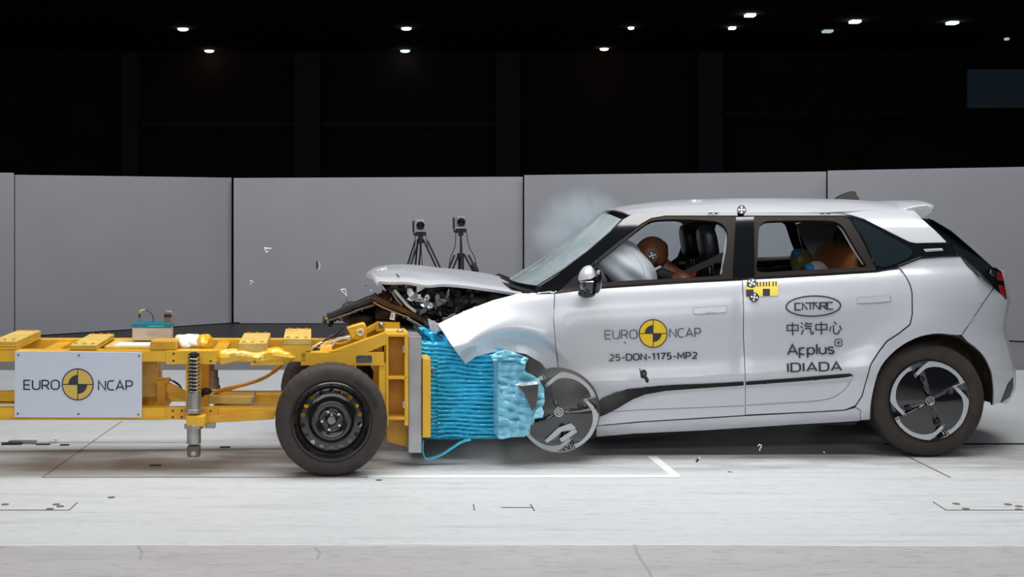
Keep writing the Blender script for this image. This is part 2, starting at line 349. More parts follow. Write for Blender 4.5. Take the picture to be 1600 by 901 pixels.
# stroke lettering
def arc(cx, cy, rx, ry, a0, a1, n=8): return [(cx+rx*cos(radians(a0+(a1-a0)*i/n)), cy+ry*sin(radians(a0+(a1-a0)*i/n))) for i in range(n+1)]
def rr(w, h, r=.24): return arc(w-r, h-r, r, r, 0, 90, 4)+arc(r, h-r, r, r, 90, 180, 4)+arc(r, r, r, r, 180, 270, 4)+arc(w-r, r, r, r, 270, 360, 4)+[(w, h-r)]
G = {
 'E': (.62, [[(.62, 1), (0, 1), (0, 0), (.62, 0)], [(0, .5), (.55, .5)]]),
 'U': (.72, [[(0, 1)]+arc(.28, .28, .28, .28, 180, 270, 5)+arc(.44, .28, .28, .28, 270, 360, 5)+[(.72, 1)]]),
 'R': (.68, [[(0, 0), (0, 1)]+arc(.38, .72, .27, .28, 90, -90, 7)+[(0, .44)], [(.36, .44), (.68, 0)]]),
 'O': (.78, [rr(.78, 1, .32)]), 'N': (.70, [[(0, 0), (0, 1), (.70, 0), (.70, 1)]]),
 'C': (.66, [[(.66, 1)]+arc(.34, .68, .34, .32, 90, 180, 5)+arc(.34, .32, .34, .32, 180, 270, 5)+[(.66, 0)]]),
 'A': (.80, [[(0, 0), (.40, 1), (.80, 0)], [(.16, .30), (.64, .30)]]),
 'P': (.66, [[(0, 0), (0, 1)]+arc(.38, .70, .28, .30, 90, -90, 7)+[(0, .40)]]),
 'D': (.72, [[(0, 0), (0, 1)]+arc(.40, .68, .32, .32, 90, 0, 5)+arc(.40, .32, .32, .32, 0, -90, 5)+[(0, 0)]]),
 'M': (.88, [[(0, 0), (.04, 1), (.44, .28), (.84, 1), (.88, 0)]]),
 'I': (.08, [[(.04, 0), (.04, 1)]]), 'H': (.70, [[(0, 0), (0, 1)], [(.7, 0), (.7, 1)], [(0, .5), (.7, .5)]]),
 'K': (.66, [[(0, 0), (0, 1)], [(.62, 1), (0, .45)], [(.2, .6), (.66, 0)]]),
 '-': (.36, [[(0, .40), (.36, .40)]]), '1': (.34, [[(0, .80), (.26, 1), (.26, 0)]]),
 '2': (.60, [[(.03, .98)]+arc(.30, .73, .28, .27, 95, -30, 7)+[(0, 0), (.60, 0)]]),
 '5': (.60, [[(.55, 1), (.08, 1), (.05, .56)]+arc(.27, .31, .30, .30, 100, -90, 8)+[(0, .02)]]),
 '7': (.58, [[(0, 1), (.58, 1), (.16, 0)]]),
 'p': (.58, [[(0, -.34), (0, .66)], arc(.29, .33, .29, .33, 100, 450, 12)]),
 'q': (.50, [[(0, -.34), (0, .66)], arc(.29, .36, .27, .30, 160, 60, 5), arc(.29, .24, .27, .24, 200, 300, 5)]),
 'l': (.08, [[(.04, 0), (.04, 1)]]), 'u': (.54, [[(0, .66)]+arc(.27, .26, .27, .26, 180, 360, 8)+[(.54, .66)], [(.54, .66), (.54, 0)]]),
 's': (.50, [[(.48, .60)]+arc(.25, .49, .23, .17, 60, 230, 6)+arc(.25, .17, .24, .17, 60, -130, 6)+[(.01, .05)]]),
 'c': (.72, [[(.72, 1), (0, 1), (0, 0), (.72, 0)]]),
 'v': (.62, [[(0, 0), (0, 1), (.62, 0)]]), 'T': (.80, [[(0, 1), (.80, 1)], [(.40, 1), (.40, 0)]]),
 'r': (.62, [[(0, 0), (0, 1), (.58, 1), (.58, .5), (.12, .5)], [(.3, .5), (.62, 0)]]),
 'Z': (1.0, [[(.05, .35), (.05, .78), (.95, .78), (.95, .35), (.05, .35)], [(.5, 1.02), (.5, -.05)]]),
 'Q': (1.0, [[(.05, .98), (.2, .86)], [(.0, .66), (.16, .55)], [(.04, .0), (.24, .40)], [(.50, 1.0), (.34, .68)], [(.42, .86), (.98, .86)], [(.42, .66), (.92, .66)], [(.34, .48), (.82, .48), (.84, .12), (.92, .0), (1.02, .06), (1.04, .24)]]),
 'X': (1.0, [[(.12, .62), (.02, .18)], [(.34, .70), (.34, .12), (.44, .0), (.70, .0), (.78, .08), (.80, .30)], [(.40, 1.0), (.60, .74)], [(.84, .66), (1.0, .26)]]),
}
def strokes(mb, pl, w_, fn, mi=0, seg=.12):
    closed = len(pl) > 2 and abs(pl[0][0]-pl[-1][0])+abs(pl[0][1]-pl[-1][1]) < 1e-4
    q = [pl[0]]
    for p in pl[1:]:
        if abs(p[0]-q[-1][0])+abs(p[1]-q[-1][1]) > 1e-4: q.append(p)
    L_ = []; n = len(q)
    for i, p in enumerate(q):
        a = q[i-1] if i > 0 else (q[-2] if closed else None); b = q[i+1] if i < n-1 else (q[1] if closed else None)
        def nrm(u, v_): d = sqrt((v_[0]-u[0])**2+(v_[1]-u[1])**2) or 1; return (-(v_[1]-u[1])/d, (v_[0]-u[0])/d)
        if a is None: m = nrm(p, b); k = 1
        elif b is None: m = nrm(a, p); k = 1
        else:
            n1 = nrm(a, p); n2 = nrm(p, b); m = (n1[0]+n2[0], n1[1]+n2[1]); d = sqrt(m[0]**2+m[1]**2) or 1; m = (m[0]/d, m[1]/d); k = 1/max(.45, m[0]*n1[0]+m[1]*n1[1])
        L_.append(((p[0]+m[0]*w_/2*k, p[1]+m[1]*w_/2*k), (p[0]-m[0]*w_/2*k, p[1]-m[1]*w_/2*k)))
    for (a, b), (c, d) in zip(L_, L_[1:]):
        mb.add([fn(*a), fn(*b), fn(*d), fn(*c)], [(0, 1, 2, 3)], mi)
def text(mb, s, x, y, h, w_, fn, width=None, gap=.22, mi=0):   # x,y pixel baseline start; fn(px,py)
    tot = sum(G[c][0] for c in s)+gap*(len(s)-1); k = (width/(tot*h)) if width else 1
    cx = 0
    for c in s:
        for pl in G[c][1]:
            strokes(mb, pl, w_/h, lambda u, v_, cx=cx: fn(x+(u+cx)*h*k, y-v_*h), mi)
        cx += G[c][0]+gap
def disc(mb, r0, r1, a0, a1, fn, n=24, mi=0):
    rows = [[fn(r*cos(radians(a0+(a1-a0)*i/n)), r*sin(radians(a0+(a1-a0)*i/n))) for i in range(n+1)] for r in (r0, (r0+r1)/2, r1)]
    mb.grid(rows, mi)
def roundel(x, y, r, fn, ymat, parent, name='roundel'):
    f = lambda u, v_: fn(x+u, y-v_); f2 = lambda u, v_: fn(x+u, y-v_)+Vector((0, -.0012, 0))
    a = MB(); disc(a, 0.001, r*.97, 0, 360, f, 40); disc(a, r*.95, r*1.02, 0, 360, f2, 44, 1); disc(a, .001, r*.60, 90, 180, f2, 24, 1); disc(a, .001, r*.60, 270, 360, f2, 24, 1)
    strokes(a, [(-r, 0), (-r/2, 0), (0, 0), (r/2, 0), (r, 0)], r*.055, f2, 1); strokes(a, [(0, -r), (0, -r/2), (0, 0), (0, r/2), (0, r)], r*.055, f2, 1)
    return a.build(name, [ymat, INK], parent, 'yellow and black quartered disc', recalc=False)
def target_sticker(parent, x, y, r, fn, ang=15, name='target_sticker', label='round black and white target sticker'):
    f = lambda u, v_: fn(x+u, y-v_); f2 = lambda u, v_: f(u, v_)+Vector((0, -.0015, 0))
    b = MB(); disc(b, .001, r, 0, 360, f, 24)
    for k in range(4):
        t = radians(ang+90*k); q = lambda u, v_, t=t: f2(u+r*.56*cos(t), v_+r*.56*sin(t)); disc(b, .001, r*.22, 0, 360, q, 12, 1)
    disc(b, .001, r*.24, 0, 360, f2, 12, 1); return b.build(name, [INK, PUREW], parent, label, recalc=False)

# ------------------------------------------------------------------ the hall
def struct(mb, name, m, **k): o = mb.build(name, m, kind='structure', **k); return o
struct(MB().box((2, 34, -.05), 90, 76, .1), 'floor', floor_mat(), smooth=0)
HALL = mat('dark_hall_wall', (.058, .030, .030), .9, var=.25, vscale=.4); PIL = mat('hall_pillar', (.10, .077, .066), .9); CEIL = mat('black_ceiling', (.06, .035, .045), .95)
PILB = mat('bluish_pillar', (.075, .09, .10), .9); WIN = mat('dim_window', (.02, .03, .04), .4, emit=(.25, .42, .6), estr=.016)
struct(MB().box((2, 66.2, 4.6), 90, .3, 9.2), 'wall_back', HALL, smooth=0)
struct(MB().box((2, 47, 9.15), 90, 42, .2), 'ceiling', CEIL, smooth=0)
def hallbox(x0, x1, y0, y1, Y, d, name, m):
    a = P(x0, y0, Y); b = P(x1, y1, Y)
    return struct(MB().box(((a.x+b.x)/2, Y+d/2, (a.z+b.z)/2), abs(b.x-a.x), d, abs(a.z-b.z)), name, m, smooth=0)
n_ = 1
for x0, x1, m in ((190, 214, PIL), (460, 500, PIL), (775, 812, PIL), (1092, 1130, PILB)):
    hallbox(x0, x1, 82, 385, 62, .8, 'trim_%d' % n_, m); n_ += 1
for x0, x1 in ((214, 460), (500, 775)):
    hallbox(x0, x1, 190, 198, 64.5, .5, 'trim_%d' % n_, PIL); n_ += 1
hallbox(1130, 1600, 176, 180, 60, .5, 'trim_%d' % n_, HALL); n_ += 1
hallbox(1514, 1700, 108, 168, 64, .2, 'window_1', WIN)
LAMP = mat('hall_lamp', (1, 1, 1), emit=(.72, .95, 1), estr=2.2); LAMPW = mat('warm_hall_lamp', (1, 1, 1), emit=(1, .86, .72), estr=2.2)
LAMPD = mat('dim_hall_lamp', (.3, .4, .45), emit=(.45, .62, .68), estr=.7); HOUS = mat('lamp_housing', (.02, .02, .02), .7)
where = ['upper left round', 'lower left round', 'upper centre round', 'lower centre round', 'small square', 'warm round', 'small square', 'highest square', 'long square', 'dim square', 'long square', 'faintest square']
lbl = ['bluish-white ceiling lamp at upper far left of the dark hall', 'white ceiling lamp just below the upper far left one', 'bluish-white ceiling lamp above the tripod cameras, upper of two', 'white ceiling lamp above the tripod cameras, lower of two', 'small white ceiling lamp above and right of the warm-coloured one', 'warm orange-tinted ceiling lamp left of the car roof',
       'small square ceiling lamp just below the topmost one', 'topmost square ceiling lamp above the B-pillar of the car', 'pale rectangular ceiling lamp above the antenna fin, brighter of two', 'dim rectangular ceiling lamp left below the brighter one above the antenna', 'pale rectangular ceiling lamp at upper far right', 'tiny faint ceiling lamp at the right edge of the picture']
for i, (x, y, wpx, m, sq) in enumerate([(286, 46, 17, LAMP, 0), (327, 80, 15, LAMPW, 0), (635, 45, 16, LAMP, 0), (633, 80, 15, LAMP, 0), (986, 44, 10, LAMP, 0), (944, 77, 14, LAMPW, 0), (1144, 44, 10, LAMP, 1), (1172, 24, 15, LAMP, 1), (1336, 34, 15, LAMP, 1), (1293, 49, 14, LAMPD, 1), (1488, 36, 15, LAMP, 1), (1573, 61, 6, LAMPD, 1)]):
    Y = min(65.3, (9-H)*F/(HY-y)); c = P(x, y, Y); r = wpx*Y/F/2
    e = empty('ceiling_lamp', c+Vector((0, 0, 0)), lbl[i], 'lamp', 'ceiling lamps in the dark hall')
    hh = 9.05-c.z
    if sq:
        MB().box(c, 2*r, r*2.4, .10).build('lamp_lens', m, e, smooth=0, bevel=.02)
        MB().box(c+Vector((0, 0, .05+hh/2)), 2.1*r, r*2.5, hh-.0).build('lamp_housing', HOUS, e, smooth=0)
    else:
        MB().lathe(c, (0, 0, 1), [(-.06, .001), (-.055, r*.6), (-.02, r*.95), (.04, r)], 24).build('lamp_lens', m, e)
        MB().lathe(c, (0, 0, 1), [(.04, r*1.05), (.2, r*.9), (hh, r*.5)], 20, cap=True).build('lamp_housing', HOUS, e)
# partition panels: bottom edge height and floor depth follow the measured lines
def partition(x0, x1, Ya, Yb, ta, tb, za, zb, label):
    a = Vector(((x0-CX)*Ya/F, Ya, za)); b = Vector(((x1-CX)*Yb/F, Yb, zb))
    at = Vector((a.x, a.y, H+(HY-ta)*Ya/F)); bt = Vector((b.x, b.y, H+(HY-tb)*Yb/F))
    d = (b-a); n = Vector((-d.y, d.x, 0)).normalized()
    e = empty('partition_panel', Vector(((a.x+b.x)/2, (a.y+b.y)/2, 0)), label, 'partition', 'grey partition panels around the runway')
    MB().hexa([a, b, bt, at], n*.05).build('panel_sheet', PANELM, e, smooth=0, bevel=.004)
    for t in (.01, .99):
        q = a+(b-a)*t+n*.2; MB().box((q.x, q.y, .10+max(za, .02)/2), .05, .05, .2+max(za, .02)).box((q.x, q.y, .012), .09, .4, .022).build('foot_bracket', HOUS if t < .5 else mat('bracket_grey', (.07, .075, .08), .6), e, smooth=0)
        MB().tube([q+Vector((0, 0, .05)), Vector((q.x, q.y, at.z-.1))], .02, 6).build('post', HOUS, e)
zb = lambda yb, Y: H-(yb-HY)*Y/F
partition(-420, 22, 15.6, 17.3, 262, 270, .05, zb(526, 17.3), 'grey partition panel at the left edge of the picture, mostly outside it')
partition(24, 362, 17.3, 19.5, 273, 277.5, zb(526, 17.3), zb(504, 19.5), 'grey partition panel behind the sign board, narrowing down to the right')
partition(365, 817, 19.4, 19.4, 278, 276, zb(505, 19.4), zb(505, 19.4), 'grey partition panel behind the two tripod cameras')
partition(819, 1291, 19.3, 18.0, 273.5, 268, zb(506, 19.3), .03, 'grey partition panel behind the windscreen and driver window of the car')
partition(1293, 1900, 17.9, 15.6, 266.5, 255, .03, .0, 'grey partition panel behind the rear of the car, reaching the right edge')

# painted lines and joints on the floor
def floorline(pts, w_, m, name, z=.003):
    b = MB(); q = [Vector((p.x, p.y, 0)) for p in pts]
    for a, c in zip(q, q[1:]):
        d = (c-a).normalized(); n = Vector((-d.y, d.x, 0))*w_/2
        b.hexa([a-n+Vector((0, 0, z)), a+n+Vector((0, 0, z)), c+n+Vector((0, 0, z)), c-n+Vector((0, 0, z))], (0, 0, -z-.004))
    struct(b, name, m, smooth=0)
def FP(px, py): Y = H*F/(py-HY); return P(px, py, Y)
floorline([FP(575, 744.5), FP(1061, 744)], .075, LINEW, 'trim_20'); floorline([FP(1056, 744), FP(1018, 713)], .06, LINEW, 'trim_21', .0036)
floorline([FP(66, 745.5), FP(190, 658)], .012, mat('worn_joint', (.34, .29, .27), .9), 'trim_22'); floorline([FP(66, 745.5), FP(580, 745.5)], .008, JOINT, 'trim_23')
floorline([FP(1408, 708), FP(1485, 746)], .009, JOINT, 'trim_24'); floorline([FP(1380, 693.5), FP(1900, 693.5)], .05, JOINTB, 'trim_25')
floorline([FP(-100, 853), FP(700, 850.5), FP(1800, 855)], .008, LINEW, 'trim_26', .0025)
floorline([FP(740, 788), FP(741, 797)], .006, JOINT, 'trim_27'); floorline([FP(783, 793), FP(833, 793)], .008, JOINT, 'trim_28'); floorline([FP(829, 788), FP(835, 798)], .006, JOINT, 'trim_29')
floorline([FP(1458, 784), FP(1478, 797), FP(1610, 797)], .006, JOINT, 'trim_30'); floorline([FP(0, 797), FP(108, 797), FP(121, 785)], .006, JOINT, 'trim_31')
floorline([FP(0, 691), FP(300, 691.5)], .012, mat('faint_joint', (.35, .34, .34), .9), 'trim_32')
b = MB()
for x, y in ((8, 788), (88, 788), (94, 791), (78, 795), (1494, 787), (1509, 795), (1575, 788), (1592, 791), (1592, 796), (174, 777), (592, 750)):
    b.lathe(FP(x, y)+Vector((0, 0, -.004)), (0, 0, 1), [(0, .02), (.007, .02), (.007, .001)], 12)
struct(b, 'trim_33', JOINT)
b = MB()   # curved scratch marks near the camera edge
for pts in ([(991, 850), (998, 868), (1012, 888), (1020, 905)], [(216, 852), (222, 862), (219, 872)], [(493, 855), (500, 862), (496, 872)]):
    for a, c in zip(pts, pts[1:]):
        A = FP(*a); B_ = FP(*c); A.z = B_.z = .0; d = (B_-A).normalized(); n = Vector((-d.y, d.x, 0))*.006
        b.hexa([A-n+Vector((0, 0, .002)), A+n+Vector((0, 0, .002)), B_+n+Vector((0, 0, .002)), B_-n+Vector((0, 0, .002))], (0, 0, -.006))
struct(b, 'trim_34', mat('worn_line', (.33, .32, .33), .8), smooth=0)

# ------------------------------------------------------------------ tripod cameras
def tripod_camera(px, ptop, Y, spread, colh, label, bag=False):
    foot = P(px, 0, Y); foot.z = 0
    e = empty('tripod_camera', foot, label, 'camera', 'filming cameras on tripods behind the crash')
    s = Y/F
    Z = lambda py: H-(py-HY)*s
    c = Vector((foot.x, Y, Z(ptop+11)))
    bd = MB().box(c, 14*s, .22, 16*s).build('camera_body', mat('light_grey_camera', (.35, .35, .37), .5), e, smooth=0, bevel=.008)
    MB().lathe(c+Vector((0, -.10, -.5*s)), (0, -1, 0), [(0, 6.4*s), (.10, 6.4*s), (.105, 5.4*s), (.06, 4.6*s), (.05, 2*s), (.055, .001)], 24).build('lens', mat('brown_black_lens', (.03, .012, .012), .3, 0, .6), bd)
    MB().box(c+Vector((-11*s, 0, -2*s)), 3.4*s, .05, 17*s).tube([c+Vector((-11*s, 0, -9*s)), c+Vector((-10*s, 0, -16*s)), c+Vector((-5*s, 0, -17*s))], .008, 6).build('antenna', BLKM, e, smooth=0)
    hz = c.z-14*s
    MB().box((c.x, Y, hz), 16*s, .08, 6*s).box((c.x-8*s, Y, hz-1*s), 5*s, .06, 4*s).box((c.x+7*s, Y, hz), 4*s, .05, 6*s).box((c.x, Y, hz-5*s), 8*s, .07, 7*s).build('pan_head', BLKM, e, smooth=0, bevel=.006)
    cz = hz-8*s-colh*s
    MB().tube([(c.x, Y, hz-6*s), (c.x, Y, cz-22*s)], 1.6*s, 10).build('centre_column', BLKM, e)
    MB().lathe((c.x, Y, cz), (0, 0, 1), [(-4*s, 3*s), (-3*s, 6*s), (2*s, 6*s), (3*s, 3*s)], 12, cap=True).build('leg_collar', BLKM, e)
    for dx, dy in spread:
        top = Vector((c.x+dx*.10, Y+dy*.10, cz)); bot = Vector((c.x+dx, Y+dy, .015)); d = bot-top; off = Vector((.022, 0, 0))
        MB().tube([top-off, top+d*.55-off], .011, 6).tube([top+off, top+d*.55+off], .011, 6).tube([top+d*.45, bot], .014, 8).box(top+d*.52, .07, .04, .035).build('leg', BLKM, e, smooth=0)
    cb = MB()
    for k in range(3):
        x0 = c.x+(-8+8*k)*s; cb.tube(smoothpoly([(x0, Y-.05, hz), (x0+(-.5+k)*3*s, Y-.08, hz-25*s), (x0+(k-.8)*14*s, Y-.1, hz-60*s), (x0+(k-.8)*20*s, Y-.05, .02)], 6, False), .005, 5)
    cb.build('cable', BLKM, e)
    if bag:
        MB().ell((c.x+22*s, Y-.1, cz-21*s), (4.5*s, .08, 12*s), Matrix.Rotation(radians(-22), 3, 'Y')).build('hanging_bag', mat('brown_bag', (.035, .022, .022), .8), e)
tripod_camera(657, 340, 16.9, ((-.42, -.1), (-.12, .35), (.62, -.05)), 3, 'left of two tripod cameras, the lower one on black wooden-type legs')
tripod_camera(720, 335, 15.5, ((-.48, -.1), (.02, .35), (.62, -.05)), 30, 'right of two tripod cameras, the higher one with a bag on its leg', True)

# ------------------------------------------------------------------ wheels
def tyre(parent, c, ax, R, rin, wd, m, name='tyre', n=120, lug=.004, label=None):
    def rm(j, k): return (lug if (k % 3) else -lug) if j in (5, 10) else 0
    pr = [(wd*.02+.012, rin-.004), (0.004, rin+.012), (-.004, rin+.03), (0, R*.86), (.010, R*.945), (.024, R*.975), (.035, R*.992), (wd*.3, R), (wd*.5, R+.001), (wd*.7, R), (wd-.035+.0, R*.992), (wd-.010, R*.95), (wd, R*.86), (wd, rin+.02), (wd-.01, rin-.004)]
    b = MB(); b.lathe(c, ax, pr, n, rmod=rm)
    for g in (.35, .5, .65): pass
    return b.build(name, m, parent, label, smooth=60)
def steel_wheel(parent, c, ax, R, label=None):
    ax = Vector(ax).normalized(); u = Vector((cos(atan2(-ax.x, ax.y)), sin(atan2(-ax.x, ax.y)), 0)); v = Vector((0, 0, 1))
    t = tyre(parent, c, ax, R, .222, .205, TYRE2, label=label)
    for k, ch in enumerate('HANKOOK'):
        pass
    tb = MB()
    def f(x_, y_):   # x_ runs along the arc (m), y_ up = -radius
        th = radians(58)-x_/.272; rad = .272-y_
        return c+ax*(-.0062)+u*cos(th)*rad+v*sin(th)*rad
    text(tb, 'HANKOOK', 0, .018, .034, .005, f, .20, .25)
    tb.build('sidewall_lettering', mat('raised_rubber', (.012, .009, .008), .6), t, solid=.001)
    b = MB(); b.lathe(c, ax, [(.012, .228), (-.006, .229), (-.008, .222), (.004, .217), (.02, .212), (.04, .206), (.055, .196), (.16, .190), (.19, .222), (.20, .229)], 72)
    b.build('rim', STEELBLK, t)
    # pressed disc with 18 round holes
    def prof(r): return sinterp(r, [(0, .020), (.028, .020), (.032, .034), (.070, .036), (.078, .020), (.100, .012), (.118, .016), (.126, .030), (.150, .040), (.185, .044), (.20, .060)])
    circ = lambda cx, cy, r, n=12: [(cx+r*cos(2*pi*k/n), cy+r*sin(2*pi*k/n)) for k in range(n)]
    hs = [circ(.170*cos(radians(10+20*k)), .170*sin(radians(10+20*k)), .0145) for k in range(18)]
    V, fs = cdt(circ(0, 0, .199, 72), hs, .008)
    b = MB(); b.add([c+ax*(prof(sqrt(x*x+y*y))+.02)+u*x+v*y for x, y in V], fs)
    b.build('rim_disc', STEELBLK, t, solid=.004, smooth=60)
    MB().lathe(c+ax*.03, ax, [(0, .001), (0, .022), (.012, .024)], 24).build('hub_cap', mat('hub_grey', (.22, .19, .175), .5), t)
    for k in range(5):
        th = radians(40+72*k); q = c+ax*.030+u*cos(th)*.055+v*sin(th)*.055
        MB().lathe(q, ax, [(0, .001), (0, .008), (.003, .0105), (.024, .011)], 6).build('wheel_nut', CHROME, t, smooth=20)
    return t

# ------------------------------------------------------------------ the barrier trolley
base = TP(420, 743, .8); base.z = 0
TR = empty('crash_test_trolley', base, 'yellow steel barrier trolley with a white sign board, driven into the car', 'trolley')
def tprism(poly, lat0, lat1, name, m, bevel=.004, parent=None, label=None, kind=None, smooth=0):
    a = [TP(x, y, lat0) for x, y in poly]; return MB().hexa(a, LT*(lat1-lat0)).build(name, m, parent or TR, label, bevel=bevel, smooth=smooth, kind=kind)
def R4(x0, y0, x1, y1): return [(x0, y0), (x0, y1), (x1, y1), (x1, y0)]
def tbox(x0, y0, x1, y1, l0, l1, name, m, **k): return tprism(R4(x0, y0, x1, y1), l0, l1, name, m, **k)
NR = .25
# near rails
tbox(-700, 547, 478, 565, NR, NR+.10, 'upper_rail', YEL); tbox(470, 550, 600, 571, NR, NR+.10, 'upper_rail', YEL)
tbox(-700, 637, 262, 653, NR, NR+.10, 'lower_rail', YEL); tbox(258, 637, 440, 649, NR+.01, NR+.10, 'lower_rail', YEL)
tbox(-700, 652, 262, 656, NR-.01, NR+.10, 'rail_flange', YELD)
tbox(259, 547.5, 338, 569, NR-.015, NR+.0, 'joint_plate', YEL); tbox(259, 636, 341, 655.5, NR-.015, NR, 'joint_plate', YELD)
tbox(391, 562, 444, 570.5, NR-.014, NR, 'joint_plate', YEL)
# far rails, from the same heights in the world
def farbox(x0, y0, x1, y1, w_=.1, name='upper_rail', m=YEL, lat=NR, shift=.73):
    a = [TP(x, y, lat)+LT*shift for x, y in R4(x0, y0, x1, y1)]
    return MB().hexa(a, LT*w_).build(name, m, TR, bevel=.004, smooth=0)
farbox(-700, 547, 600, 565); farbox(-700, 637, 440, 653, name='lower_rail'); farbox(-700, 655, 120, 658, .12, 'rail_flange', YELD)
# cross members between the rails
for x0, x1 in ((60, 84), (200, 222), (330, 350), (500, 520)):
    for y0, y1 in ((549, 562), (639, 652)):
        tbox(x0, y0, x1, y1, NR+.09, NR+.74, 'cross_member', YELD)
# uprights
tbox(290, 566, 313, 640, NR+.01, NR+.10, 'upright', YEL); tbox(311, 566, 326, 640, NR+.50, NR+.58, 'upright', YELD); farbox(290, 566, 313, 640, name='upright')
for x0, x1 in ((-40, -18), (95, 120)): tbox(x0, 564, x1, 638, NR+.02, NR+.1, 'upright', YEL)
# inner beige panel, I-shaped bracket with its diagonal strut
tbox(222, 564, 246, 620, NR+.22, NR+.5, 'equipment_box', TANY)
tprism([(240, 594), (263, 594), (263, 598), (258, 600), (258, 626), (264, 630), (264, 634), (239, 634), (239, 630), (245, 626), (245, 600), (240, 598)], NR+.14, NR+.30, 'pedestal', YELD)
tprism([(258, 598), (262, 597), (312, 622), (312, 634), (306, 634), (258, 612)], NR+.18, NR+.22, 'diagonal_strut', YEL)
tbox(222, 614, 262, 634, NR+.4, NR+.5, 'inner_rail', YELD); tbox(340, 616, 442, 634, NR+.42, NR+.5, 'inner_rail', YEL)
tbox(326, 619, 398, 631, NR+.26, NR+.40, 'tray', TANY); tprism([(391, 634), (397, 615), (400, 615), (394, 635)], NR+.24, NR+.38, 'tray_bracket', STEEL, bevel=.002)
# long orange lower brace
tprism([(322, 650), (322, 661), (428, 655), (432, 640), (420, 639), (400, 643)], NR-.03, NR+.02, 'lower_brace', YELD)
tbox(320, 656, 336, 669, NR+.05, NR+.12, 'pivot_block', STEEL)
# spring strut
def strut(cx, lat, parent):
    c = lambda x, y: TP(x, y, lat)
    s = 8.1/F; ax = Vector((0, 0, -1)); o = c(cx, 550); L = lambda y: (y-550)*s
    st = MB().lathe(o, ax, [(L(614), 11.4*s), (L(640), 11.4*s)], 28, cap=True).build('strut_cylinder', STEEL, parent)
    MB().lathe(o, ax, [(L(550), 5*s), (L(551), 5*s), (L(552), 8.8*s), (L(555), 8.8*s), (L(556), 4*s), (L(616), 4*s)], 24, cap=True).build('strut_rod', mat('dark_rod', (.05, .045, .045), .35, .6), st)
    n = 24*10; MB().tube([o+Vector((cos(2*pi*k/24)*8.8*s, sin(2*pi*k/24)*8.8*s, -L(556+58*k/n))) for k in range(n+1)], 1.6*s, 6).build('coil_spring', mat('spring_steel', (.20, .185, .175), .35, .7), st)
    MB().lathe(o, ax, [(L(640), 15.5*s), (L(646.5), 15.5*s)], 6, cap=True).build('flange', STEEL, st, smooth=20, bevel=.003)
    MB().box(c(307, 656), 29*s, .10, 18*s).build('clamp_block', YEL, parent, smooth=0, bevel=.01)
    MB().lathe(o, ax, [(L(665), 16*s), (L(671.5), 16*s)], 8, cap=True).build('flange', STEEL, st, smooth=20, bevel=.003)
    MB().lathe(o, ax, [(L(671), 11.2*s), (L(696), 11.2*s)], 28, cap=True).build('foot_cylinder', STEEL, st)
    MB().box(c(cx, 704), 20*s, 16*s, 18*s).build('foot_fork', mat('dark_fork', (.13, .11, .10), .45, .5), st, smooth=0, bevel=.008)
    q = c(cx, 707); MB().lathe(q-LT*.033, LT, [(0, .001), (0, 4*s), (.01, 4*s)], 16).build('fork_bolt', STEEL, st)
strut(303, .16, TR)
q = TP(330, 590, NR+.80); MB().lathe(q, (0, 0, -1), [(-.09, .02), (-.05, .02), (-.05, .045), (0, .045), (0, .052), (.05, .052), (.05, .06), (.07, .06)], 20, cap=True).build('strut_cylinder', STEEL, TR)
# bolts on joint plates
for x, y in ((271, 552.5), (271, 563.5), (329, 564), (398, 564.5), (270, 641.5), (270, 651.5), (284, 641.5), (284, 651.5), (329, 642)):
    q = TP(x, y, NR-.017); MB().lathe(q, LT, [(0, .001), (0, .007), (.006, .008)], 6).build('bolt', mat('bolt_dark', (.03, .02, .015), .5), TR, smooth=20)
# top plates (stacks of ballast plates across the frame)
def ballast(x0, x1, y0, y1, layers, length=.72, bolts=True):
    h = (y1-y0)/layers
    for k in range(layers):
        o = tbox(x0, y0+h*k+.4, x1, y0+h*(k+1), NR+.0, NR+length, 'ballast_plate', TANY if k == 0 else YEL, bevel=.003)
    if bolts:
        for l in (.05, length-.05):
            for t in (.18, .5, .82):
                q = TP(x0+(x1-x0)*t, y0+.4, NR)+LT*l; MB().lathe(q, (0, 0, 1), [(-.002, .011), (.008, .011), (.008, .001)], 6).build('plate_bolt', YELD, o, smooth=20)
ballast(-15, 26, 532, 546.5, 3, .74); ballast(109, 151, 538, 546.5, 2, .74); ballast(372.5, 417, 535.5, 549, 1, .72); ballast(442.5, 486, 528.5, 549, 2, .72)
tbox(163, 541, 236, 546.8, NR+.02, NR+.5, 'deck_board', TANY); tbox(178, 538.5, 234, 541.2, NR+.04, NR+.22, 'white_pad', PUREW)
tbox(235, 533, 275, 546.5, NR-.005, NR+.2, 'deck_box', YELD)
# crumpled wrap over the upper rail
def blob(name, m, c0, rx, ry, rz, amp, parent, label=None, fr=9, seed=0, sub=(40, 26)):
    def f(a):
        n = noise.noise(a*fr+Vector((seed, 0, 0)))*amp+noise.noise(a*fr*2.7+Vector((0, seed, 0)))*amp*.5
        return a*(1+n)
    b = MB(); b.ell(c0, (rx, ry, rz), None, sub[0], sub[1], fn=f); return b.build(name, m, parent, label, smooth=35)
rows = []
for i in range(46):
    px = 336+(470-336)*i/45; rr_ = []
    h0 = 556+1.5*sin(i*.35); hh = 10.5+1.5*sin(i*.23+1)
    for k in range(15):
        a = 2*pi*k/14
        n = noise.noise(Vector((i*.16, k*.9, 3)))*.012
        q = TP(px, h0, NR+.02); e_ = min(1, (45-i)/6, i/3)
        rr_.append(q+Vector((0, 0, sin(a)*(hh*8.3/F+n)*max(.3, e_)))-LT*cos(a)*(.045+n)*max(.3, e_))
    rows.append(rr_)
MB().grid(rows).build('plastic_wrap', YELT, TR, smooth=30)
